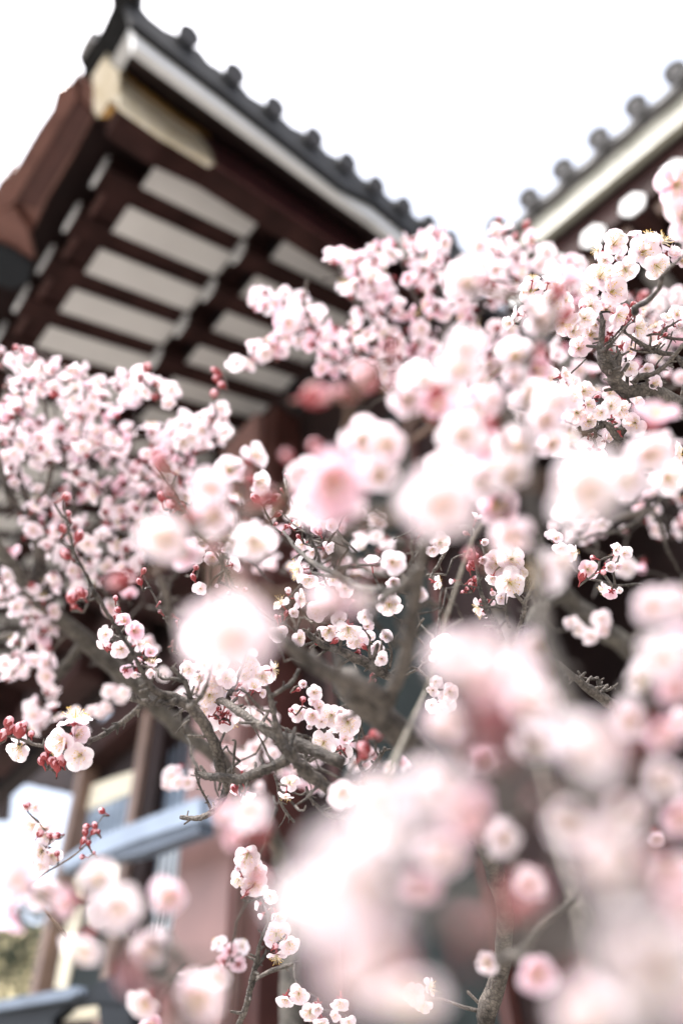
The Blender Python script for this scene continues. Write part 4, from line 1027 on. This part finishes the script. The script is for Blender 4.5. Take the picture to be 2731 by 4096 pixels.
f('A', [(1020, 350, 215, (0, .1, 1), 6), (1055, 455, 115, (0, -.2, 1), 4), (1245, 410, 245, (0, -.15, 1), 2), (1290, 300, 160, (.2, .8, .6), 1), (1380, 335, 170, (.8, .5, .5), 5), (905, 395, 120, (-.9, 0, .3), 5), (1110, 540, 200, (0, -.7, .7), 1), (1350, 510, 200, (.2, -.6, .8), 1),
        (955, 470, 130, (-.6, -.7, .3), 5), (1450, 420, 140, (.5, .1, .6), 2), (1550, 480, 200, (.1, -.1, 1), 6), (1185, 285, 120, (-.3, .8, .5), 3), (910, 610, 230, (.1, .3, 1), 1), (1000, 725, 235, (0, 0, 1), 2), (960, 860, 195, (-.1, -.2, 1), 2), (1050, 900, 160, (.5, -.5, .8), 6),
        (850, 690, 160, (-.7, -.1, .7), 6), (845, 830, 165, (-.6, -.3, .8), 1), (1215, 870, 160, (.9, .2, .3), 5), (1195, 1000, 150, (.5, -.3, .7), 1), (370, 720, 215, (-.1, .1, 1), 6), (385, 625, 130, (0, .85, .4), 1), (545, 725, 195, (.2, .3, 1), 2), (510, 645, 120, (.1, .8, .6), 2),
        (520, 845, 220, (0, -.2, 1), 1), (640, 790, 140, (.6, 0, .7), 6), (640, 870, 120, (.5, -.3, .6), 2), (620, 965, 190, (0, -.4, 1), 1), (215, 965, 125, (-.7, -.1, .6), 3), (270, 900, 120, (-.9, .3, -.2), 3), (335, 880, 100, (-.1, .5, -.6), 3), (790, 930, 180, (0, 0, 1), 6),
        (840, 1060, 240, (0, 0, 1), 0), (745, 1165, 185, (-.15, -.1, 1), 3), (720, 950, 120, (-.6, .2, .7), 2), (990, 1050, 165, (.2, .75, -.4), 2), (1095, 1150, 210, (.6, -.2, .5), 2), (1040, 1220, 140, (0, -.8, -.3), 2), (510, 1390, 165, (-.1, 0, 1), 0), (610, 1380, 130, (.6, .2, .6), 2),
        (650, 1450, 130, (0, -.4, .8), 3), (785, 1500, 170, (.1, -.1, 1), 1), (870, 1500, 100, (.3, .8, .3), 5), (1350, 1000, 120, (-.6, .6, .3), 5), (1430, 955, 130, (0, .6, .7), 2), (1515, 905, 140, (0, .3, 1), 2), (1520, 985, 95, (0, -.1, .9), 4), (1575, 930, 120), (1380, 1115, 100, (0, -.8, .3), 5),
        (1150, 1330, 130, (-.2, .3, .9), 6), (1268, 1320, 120, (0, -.4, .8), 3), (1330, 1440, 120, (.2, 0, .9)), (1160, 900, 120, (.3, .6, .5), 3), (880, 980, 140), (700, 1030, 140), (930, 960, 140)], .85, .025)
f('B', [(810, 430, 120, (.4, 0, .8), 1), (730, 490, 160, (0, -.3, 1), 1), (820, 560, 205, (.15, -.1, 1), 0), (650, 605, 140, (-.3, -.3, .9), 2), (730, 695, 120, (-.2, -.3, -.6), 3), (820, 705, 90, (0, -.8, -.2), 4), (860, 790, 260, (0, .1, -1), 6), (960, 705, 130, (.4, .2, .5), 2),
        (990, 345, 130, (0, .3, .8), 1), (1000, 440, 140, (-.2, 0, .9), 6), (1060, 445, 170, (.2, -.6, .7), 1), (930, 490, 120, (-.5, -.2, .5), 2), (1200, 420, 120, (.1, .3, .8)), (1190, 570, 190, (-.6, 0, .8), 0), (1010, 560, 150, (.2, .4, -.7), 2), (1500, 810, 190, (.6, 0, .4), 6),
        (1310, 890, 170, (0, -.5, .4), 6), (670, 540, 150, (0, 0, 1), 2), (620, 330, 120), (700, 280, 120, (0, .2, .9))], .85, .03)
T2.bud('A', [(1130, 845, 54), (1145, 880, 50), (1110, 925, 54), (1100, 975, 50), (1165, 825, 50), (1090, 890, 44), (1125, 955, 44), (780, 868, 56), (1000, 1190, 60), (975, 1165, 50), (1140, 910, 44), (650, 1428, 30), (630, 1385, 26), (810, 1465, 34), (1420, 1060, 40), (1340, 1045, 44), (1385, 1035, 34), (960, 1100, 44), (320, 925, 44), (1110, 470, 46)], .85)
T2.bud('B', [(880, 390, 60), (850, 675, 50), (810, 280, 34), (1060, 650, 60), (1010, 520, 40), (1100, 390, 60)], .87)
f('R', [(1530, 850, 210, (-.1, -.2, 1), 0, True), (1560, 1000, 190, (.2, -.3, .9), 6), (1540, 940, 120, (-.8, -.2, .3), 5), (1600, 1100, 180)], .62)
T2.finish(True, 100, .0013)

# ---- left tree
T3 = Tree((0.0, 1.35, 0), 'blurred plum tree behind on the left with a leaning grey limb and many pale blossoms', [])
P = [at(*px('U', x, y), d) for x, y, d in [(1330, 900, 1.5), (1200, 620, 1.45), (1000, 350, 1.38), (850, 230, 1.35), (700, 90, 1.32), (620, 0, 1.3)]]
T3.dm = 1.22; P = far(P, 1.22)
T3.path3(down(P[0]) + P, [.032, .028, .023, .023, .023, .019, .018, .017, .016, .015], True, M_BARKG)
ap = T3.path
ap('S', [(620, 1568, 84), (450, 1420, 80), (300, 1290, 78), (200, 1180, 84), (100, 1080, 62), (0, 950, 50), (-90, 860, 46)], 1.3, 1.2, mat_=M_BARKG)
ap('S', [(230, 1210, 60), (190, 1090, 62), (172, 900, 50), (150, 780, 42), (100, 650, 26), (60, 500, 18), (20, 380, 12)], 1.25, 1.25)
ap('S', [(180, 960, 44), (280, 930, 46), (350, 900, 34), (480, 830, 26), (600, 800, 16)], 1.25, 1.3)
ap('S', [(160, 800, 26), (230, 620, 22), (230, 450, 16), (200, 260, 12)], 1.25, 1.2)
ap('S', [(300, 920, 30), (340, 760, 26), (330, 640, 22), (300, 540, 18), (260, 420, 12)], 1.27, 1.2)
ap('S', [(345, 700, 20), (440, 560, 16), (540, 480, 12), (620, 380, 10)], 1.25, 1.3)
ap('S', [(450, 820, 18), (540, 640, 14), (600, 520, 10), (620, 330, 8)], 1.3, 1.3)
ap('S', [(230, 1568, 60), (330, 1450, 46), (370, 1390, 40)], 1.3, 1.3, mat_=M_BARKG)
ap('S', [(200, 1300, 26), (100, 1330, 22), (-30, 1370, 20)], 1.27, 1.3)
ap('S', [(150, 1130, 30), (60, 1180, 16), (-20, 1200, 12)], 1.25)
ap('S', [(60, 760, 34), (20, 620, 24), (-20, 480, 20)], 1.2, 1.2)
ap('S', [(170, 860, 24), (90, 760, 26), (20, 650, 20), (-20, 590, 18)], 1.25, 1.25)
T3.scatter([(0, 785), (60, 790), (110, 820), (190, 835), (215, 880), (330, 850), (400, 880), (420, 960), (520, 920), (520, 1010), (440, 1060), (440, 1140), (320, 1230), (240, 1150), (150, 1100), (0, 1090)], 330, 1.15, 1.4, .0255, 11, .62, .10, .16)
T3.scatter([(0, 1080), (160, 1100), (330, 1200), (340, 1300), (260, 1430), (60, 1300), (0, 1290)], 90, 1.15, 1.35, .0255, 12, .7, .1, .12)
T3.scatter([(0, 1290), (60, 1320), (130, 1400), (140, 1560), (0, 1600)], 44, 1.2, 1.35, .0255, 13, .7, .05, .05)
T3.scatter([(60, 1560), (170, 1580), (200, 1680), (60, 1670)], 14, 1.25, 1.35, .0255, 14, .7, .05, .0)
T3.scatter([(540, 1130), (760, 1120), (900, 1200), (860, 1330), (620, 1330), (430, 1260)], 60, 1.35, 1.6, .026, 15, .7, .3, .05)
T3.fl('F', [(170, 620, 120), (230, 610, 110), (300, 620, 130), (260, 660, 110), (60, 760, 120), (30, 780, 100), (150, 740, 110), (110, 780, 100), (1270, 800, 140), (1420, 830, 150), (1330, 780, 130), (480, 230, 130), (520, 280, 110), (600, 480, 110)], 1.28, .03)
T3.fl('F', [(670, 1280, 150), (640, 1340, 120), (730, 1210, 120), (790, 1320, 140), (720, 1330, 120), (820, 1270, 100)], 1.22, .02)
T3.fl('F', [(740, 660, 110), (770, 720, 100), (1230, 1140, 130), (1290, 1190, 110), (1400, 1000, 130), (1450, 1100, 120)], 1.4, .04)
T3.scatter([(480, 1680), (600, 1650), (640, 1750), (800, 1700), (960, 1760), (860, 1800), (560, 1820), (500, 1760)], 30, 1.3, 1.6, .026, 16, .8, .2, 0)
T3.bud('S', [(70, 30, 30), (100, 40, 26), (260, 245, 44), (670, 130, 44), (1005, 145, 40), (1000, 180, 40), (1025, 205, 42), (985, 245, 50), (640, 165, 30), (715, 260, 40)], 1.1, .02)
T3.fl('S', [(785, 225, 80, (0, .3, 1)), (780, 290, 80), (1015, 310, 80, (0, .3, 1)), (970, 350, 90), (940, 410, 80), (840, 450, 90), (880, 440, 80), (365, 150, 80), (350, 220, 90), (150, 70, 100), (235, 140, 80)], 1.15, .03)
T3.bare([(0, 900), (300, 950), (430, 1150), (400, 1400), (300, 1560), (0, 1500)], 200, 1.2, 1.45, 33)
T3.finish(False, 100, .0016)

# ---- back centre tree
T4 = Tree((0.0, 1.6, 0), 'blurred plum tree heaped with pink blossoms in the gap between the two roofs', [])
P = [at(*px('P', x, y), d) for x, y, d in [(1150, 1400, 1.8), (1120, 1150, 1.6), (1060, 1000, 1.4), (1000, 900, 1.32)]]
T4.dm = 1.32; P = far(P, 1.32)
T4.path3(down(P[0]) + P, [.035, .03, .026, .026, .026, .02, .013, .009], True)
ap = T4.path
ap('P', [(1000, 900, 16), (1010, 780, 13), (1080, 680, 9), (1150, 590, 6), (1160, 530, 4)], 1.32, 1.3)
ap('P', [(990, 880, 12), (900, 790, 10), (800, 750, 8), (700, 760, 7), (600, 790, 5)], 1.3, 1.2)
ap('P', [(900, 790, 9), (850, 700, 7), (800, 640, 5), (740, 640, 4)], 1.28, 1.2)
ap('P', [(1010, 780, 10), (960, 700, 8), (930, 620, 6), (900, 580, 4)], 1.3, 1.25)
ap('P', [(1080, 690, 9), (1180, 680, 8), (1260, 640, 6), (1330, 620, 4)], 1.3, 1.25)
ap('P', [(720, 760, 8), (700, 700, 7), (705, 640, 5)], 1.22, 1.2)
ap('P', [(1000, 880, 14), (1150, 860, 12), (1300, 900, 10), (1450, 920, 9), (1568, 880, 8)], 1.4, 1.4)
ap('P', [(1280, 1200, 14), (1330, 1000, 12), (1450, 900, 10)], 1.5, 1.4)
T4.scatter([(590, 650), (690, 680), (720, 620), (790, 575), (860, 562), (960, 545), (1000, 530), (1100, 560), (1150, 520), (1230, 545), (1290, 590), (1360, 610), (1380, 720), (1200, 760), (1180, 880), (1000, 900), (820, 880), (740, 860), (700, 790), (600, 790), (570, 760)], 430, 1.15, 1.4, .0265, 21, .56, .16, .10)
T4.scatter([(515, 830), (560, 790), (650, 780), (640, 820), (560, 850), (525, 855)], 12, 1.2, 1.25, .0265, 22, .6, .1, 0)
T4.scatter([(1180, 760), (1568, 640), (1568, 1400), (1450, 1320), (1300, 1250), (1250, 1000), (1180, 1000)], 150, 1.3, 1.6, .026, 23, .7, .15, .08)
T4.fl('T', [(1080, 130, 120), (1040, 200, 130)], 1.3)
T4.fl('A', [(1380, 740, 110), (1370, 830, 120), (1340, 800, 100), (1520, 720, 120), (1560, 780, 110), (1500, 800, 100)], 1.3, .03)
T4.bud('A', [(1240, 770, 80), (1210, 800, 50), (330, 210, 60), (260, 290, 60), (120, 160, 50)], 1.25)
T4.fl('E', [(1130, 960, 140), (1200, 1010, 130), (1280, 1060, 130), (1370, 920, 150), (1390, 1000, 130), (1000, 210, 100), (1310, 190, 90)], 1.3, .03)
ap('E', [(1000, 650, 130), (1120, 760, 150), (1280, 900, 150), (1450, 1060, 150), (1620, 1200, 150)], 1.6, 1.6, mat_=M_BARKG)
ap('E', [(800, 980, 56), (860, 890, 80), (960, 800, 90), (1060, 740, 90)], 1.15, 1.5, mat_=M_BARKG)
ap('E', [(760, 240, 40), (830, 330, 60), (900, 380, 70), (1000, 700, 70)], 1.1, 1.3)
ap('B', [(700, 1530, 24), (850, 1450, 28), (1050, 1420, 26), (1180, 1350, 24), (1320, 1260, 24), (1400, 1150, 20)], 1.1, 1.1)
ap('B', [(1440, 1560, 24), (1400, 1420, 30), (1350, 1290, 24), (1300, 1200, 18), (1270, 1170, 12)], 1.1, 1.1)
ap('B', [(900, 1400, 26), (1000, 1330, 50), (1150, 1290, 60), (1300, 1230, 50)], 1.4, 1.4)
ap('D', [(650, 460, 50), (740, 600, 60), (860, 720, 50), (1100, 800, 30)], 1.5, 1.3)
ap('D', [(700, 420, 110), (950, 480, 120), (1200, 580, 120)], 1.5, 1.5, mat_=M_BARKG)
ap('D', [(1230, 950, 40), (1400, 1000, 50), (1568, 1080, 40)], 1.2, 1.3)
T4.bare([(600, 760), (1000, 700), (1300, 620), (1400, 760), (1180, 960), (760, 930)], 120, 1.25, 1.45, 34)
T4.bare([(1100, 1150), (1568, 1100), (1568, 1450), (1250, 1500), (1050, 1350)], 60, 1.1, 1.4, 35)
T4.finish(False, 100, .0016)

# ---- near blurred boughs, centre
T5 = Tree((0.1, 0.2, 0), 'plum tree close to the lens with large soft blurred blossoms across the centre', [])
T5.sm = 1.17; T5.dm = 0.94
P = [at(*px('T', x, y), d) for x, y, d in [(1300, 2900, .30), (1100, 1900, .30), (930, 1300, .34), (900, 1000, .36)]]
P = far(P, 0.94)
T5.path3(down(P[0]) + P, [.016, .012, .006, .006, .006, .004, .003, .0025], True)
ap = T5.path
ap('T', [(900, 1000, 30), (880, 800, 34), (870, 620, 30), (855, 420, 30), (780, 330, 26), (745, 380, 20)], .36, .42)
ap('T', [(855, 420, 26), (830, 260, 22), (870, 60, 30), (900, -80, 26)], .40, .44)
ap('T', [(880, 700, 34), (700, 800, 30), (500, 900, 26), (330, 880, 24), (160, 780, 40), (60, 640, 26), (20, 420, 14)], .36, .42)
ap('T', [(160, 780, 30), (280, 590, 26), (300, 400, 20), (330, 200, 14)], .42, .44)
ap('R', [(840, 1660, 40), (960, 1500, 36), (975, 1400, 20), (985, 1345, 14)], .45, .48)
ap('E', [(0, 1500, 22), (60, 1300, 24), (110, 1150, 24), (150, 960, 25), (200, 820, 24), (270, 600, 24), (350, 350, 26), (440, 200, 24), (530, 100, 20)], .62, .66, mat_=M_PALE, knobs=False, lump=.05)
ap('E', [(0, 1500, 22), (-300, 2200, 60)], .62, .5, mat_=M_PALE, knobs=False)
ap('E', [(530, 100, 20), (600, -60, 22)], .66, .5, mat_=M_PALE, knobs=False)
f = T5.fl
f('T', [(440, 715, 370, (0, -.15, 1), 3), (1095, 665, 400, (0, -.1, 1), 2), (780, 860, 240, (-.1, -.7, .7), 2), (700, 740, 190, None, 3, True), (760, 620, 230, (.1, .2, .8), 2), (1400, 520, 230, (0, 0, 1), 2), (1430, 380, 220, (0, .7, .4), 3, True), (1300, 640, 210, None, 2),
        (550, 430, 240, (-.1, 0, 1), 2), (300, 265, 200, (0, 0, 1), 3), (345, 205, 190, (.1, .2, 1), 2), (430, 330, 190, (0, .3, .5), 3, True), (530, 150, 210, (0, .4, .7), 2), (590, 60, 190, (-.3, .5, .6), 2), (790, 65, 165, (0, .1, 1), 3), (780, 165, 165, (0, -.1, 1), 4), (215, 480, 180, (-.3, .1, .8), 2),
        (170, 620, 200, (0, 0, 1), 3), (90, 450, 200), (950, 290, 220, (.1, .1, 1), 2), (860, 250, 170), (930, 370, 180, None, 3), (720, 560, 180), (800, 490, 200, None, 2), (1030, 270, 130, (.4, .1, .7), 3), (620, 300, 180, None, 2, True), (660, 460, 180, None, 2, True), (620, 640, 200, None, 2), (500, 560, 200),
        (960, 470, 150, None, 2), (880, 130, 150, None, 3, True), (130, 540, 170), (-30, 640, 330, (0, 0, 1), 2, True), (30, 560, 200), (0, 700, 220), (480, 230, 170), (1490, 620, 160), (1020, 450, 140, None, 1)], None, .12)
f('T', [(690, 270, 150, (-.2, 0, 1), 3), (560, 20, 180, None, 2), (950, 1070, 215, (-.9, .1, .25), 5), (1010, 1010, 120)], .42, .05)
f('D', [(700, 970, 330, (-.2, -.7, -.3), 3, True), (620, 950, 220, None, 3), (820, 1010, 200, (.4, .4, .3), 2), (560, 930, 180)], .32, .05)
T5.bud('T', [(125, 175, 150, (-.4, .1, 1)), (35, 255, 90, (-.4, .1, 1)), (0, 230, 70, (-.4, .1, 1)), (930, 70, 60), (905, 50, 60), (215, 20, 30, (0, 1, 0)), (245, 35, 44, (0, 1, 0)), (245, 165, 46, (0, 1, 0)), (690, 390, 90), (610, 1000, 60), (420, 250, 90)], .42, .05)
T5.bud('R', [(985, 1350, 60, (0, 1, .1)), (1020, 1460, 70), (650, 1290, 50)], .46, .02)
f('R', [(905, 1480, 190, None, 2), (1040, 1300, 130, (.3, .7, .2), 3, True), (560, 1300, 190, (0, 0, 1), 2), (880, 1420, 120)], .5, .05)
# left-of-centre soft blossoms on the same near bough
ap('S', [(1110, 1150, 40), (1040, 1060, 30), (930, 900, 24), (840, 780, 22), (770, 640, 18), (760, 560, 14)], .34, .42, mat_=M_TWIG)
f('S', [(765, 905, 262, (-.1, 0, 1), 0, False), (840, 960, 170, (.3, -.2, .8), 3, True), (975, 685, 200, (0, .3, .9), 3), (985, 785, 210, (0, -.2, 1), 3), (1050, 600, 150, (.3, .4, .7), 2), (1150, 540, 150, (.6, .3, .4), 2), (1170, 640, 130, (.6, -.2, .4), 2), (1100, 930, 150), (1160, 910, 190, (.1, -.1, .9), 0),
        (1050, 1330, 400, (.1, -.1, 1), 2), (960, 1360, 220, (-.5, 0, .8), 3)], None, .06)
f('S', [(1520, 690, 300, (0, -.1, 1), 2, True), (1400, 620, 180), (1440, 760, 170)], None)
T5.bud('S', [(755, 590, 90, (-.4, .9, 0)), (1420, 255, 130, (.7, .1, .3)), (580, 1090, 96, (-.8, -.2, .3)), (780, 700, 56), (1460, 500, 70, (-.5, .7, .2)), (1330, 540, 60), (1190, 735, 66), (1260, 720, 60), (1135, 625, 50), (975, 960, 60), (870, 820, 60)], .42, .05)
T5.finish(True, 100, .0014, M_TWIG)

# ---- near blurred boughs, lower right
T6 = Tree((0.1, 0.1, 0), 'plum tree almost touching the lens with huge blurred blossoms in the lower right', [])
T6.sm = 0.9; T6.dm = 0.86
P = [at(*px('V', x, y), d) for x, y, d in [(1800, 2600, .16), (1500, 1500, .155), (1420, 900, .16), (1390, 560, .165), (1370, 300, .17)]]
P = far(P, 0.86)
T6.path3(down(P[0]) + P, [.012, .009, .0022, .0022, .0022, .0017, .0013, .0011, .001], True)
ap = T6.path
ap('V', [(1420, 800, 50), (1200, 560, 56), (1000, 520, 60), (760, 470, 60), (620, 380, 50)], .16, .19)
ap('V', [(1430, 1000, 60), (1150, 1150, 100), (800, 1130, 90), (520, 1050, 80), (200, 870, 60)], .16, .16)
ap('V', [(620, 380, 50), (520, 260, 44), (560, 60, 40), (420, -100, 40)], .19, .2)
f = T6.fl
f('V', [(420, 470, 420, (-.1, .1, 1), 3), (480, 200, 290, (-.2, .5, .7), 2), (250, 640, 300, (-.3, 0, .8), 2), (60, 860, 560, (0, .1, 1), 2), (100, 1190, 620, (0, -.2, 1), 2), (450, 760, 330, (.1, -.1, 1), 2), (725, 690, 230, (0, 0, 1), 3), (850, 80, 330, (0, .2, .9), 2), (930, -60, 240), (1100, 300, 420, (.1, .2, .9), 2),
        (1190, 740, 470, (0, -.1, 1), 2), (1050, 640, 300, (-.3, .1, .8), 2), (1310, 160, 230, (0, .1, .9), 3), (1450, 200, 250, None, 3, True), (1520, 170, 210, (.2, 0, .9), 3), (1480, 420, 280), (1400, 1230, 600, (0, 0, 1), 2), (1560, 1000, 420, (.2, .2, .8), 2, True), (850, 920, 210, (0, .3, .7), 3), (1540, 600, 260, None, 2, True),
        (1500, 820, 260, None, 2), (1440, 690, 150, None, 4), (350, 900, 260, None, 3, True), (640, 340, 220, None, 3, True), (880, 1320, 210, (0, .1, .7), 3, True), (680, 1280, 150, (-.4, .2, .7), 2), (-120, 1000, 480, (-.3, 0, .8), 2), (300, 1350, 420, (0, -.5, .7), 2), (560, 560, 300, None, 2, True), (1100, 1450, 400, (0, -.2, .8), 2),
        (1280, 560, 300, None, 2), (900, 250, 280, (-.3, -.3, .7), 2), (180, 560, 330, (-.3, .4, .8), 2), (1570, 1350, 400, None, 3, True)], None, .08)
f('T', [(600, 1480, 480, (0, .1, 1), 2), (860, 1400, 260, (.3, .1, .8), 3), (500, 1450, 300, (-.4, .1, .8), 2), (780, 1530, 300, (.2, 0, .8), 2), (1400, 1220, 230, (0, .2, .9), 3), (1500, 1210, 230, None, 3), (1450, 1430, 280, None, 2), (1540, 1400, 260, None, 2, True), (1360, 1540, 200), (1520, 1568, 250, None, 3, True)], None, .06)
T6.bud('V', [(570, 1160, 110), (790, 1010, 130), (700, 130, 170), (1310, 260, 90), (590, 270, 90), (1420, 860, 130), (700, 350, 120), (920, 520, 90)], .2, .05)
T6.finish(True, 100, .0011)

# ---- near blurred boughs, lower left
T7 = Tree((0.0, 0.2, 0), 'near plum tree with a dark curved bough of soft blossoms at the lower left', [])
T7.sm = 1.0; T7.dm = 0.86
P = [at(*px('U', x, y), d) for x, y, d in [(900, 2500, .28), (840, 1700, .28), (820, 1500, .27), (790, 1390, .265), (720, 1320, .26)]]
P = far(P, 0.86)
T7.path3(down(P[0]) + P, [.012, .010, .003, .003, .003, .0026, .0024, .0024, .0022], True)
ap = T7.path
ap('U', [(720, 1320, 60), (620, 1260, 52), (500, 1180, 40), (400, 1080, 30), (250, 1060, 22), (150, 990, 24), (60, 960, 20)], .26, .27)
ap('U', [(400, 1080, 26), (480, 980, 22), (560, 940, 16)], .27)
ap('U', [(720, 1320, 40), (900, 1280, 30), (1050, 1300, 20)], .26)
ap('U', [(1040, 1700, 20), (1150, 800, 22), (1165, 700, 20)], .4, .4)
T7.path('U', [(800, 1430, 30), (1040, 1700, 24)], .27, .4)
f = T7.fl
f('U', [(95, 920, 270, (-.2, .4, .5), 3, True), (60, 1060, 180, (-.1, -.6, .3), 3, True), (330, 1000, 190, (-.5, .1, .6), 3, True), (460, 900, 210, (0, .5, .7), 2), (545, 1010, 230, (.2, 0, .9), 2), (400, 1170, 220, (-.2, -.5, .8), 2), (780, 970, 210, (0, 0, 1), 0, True), (700, 1180, 220, (.1, .1, 1), 3), (470, 1040, 160),
        (915, 1420, 240, (.1, 0, .9), 2), (670, 1450, 170, (-.2, -.2, .8), 2), (1000, 1330, 180, None, 3), (200, 960, 160, None, 2), (690, 1540, 140, None, 3, True), (860, 1330, 130)], None, .06)
f('U', [(1150, 610, 190, (0, .6, .6), 2), (1070, 690, 130, None, 3, True), (1040, 590, 120, None, 2, True)], .42, .04)
T7.bud('U', [(620, 1310, 110, (0, -.2, .6)), (730, 780 + 700, 80), (300, 1000, 70), (560, 1250, 60)], .27)
T7.bud('U', [(1170, 700, 110), (1200, 690, 90), (1185, 905, 86), (1150, 660, 70)], .42)
T7.finish(True, 100, .0011)
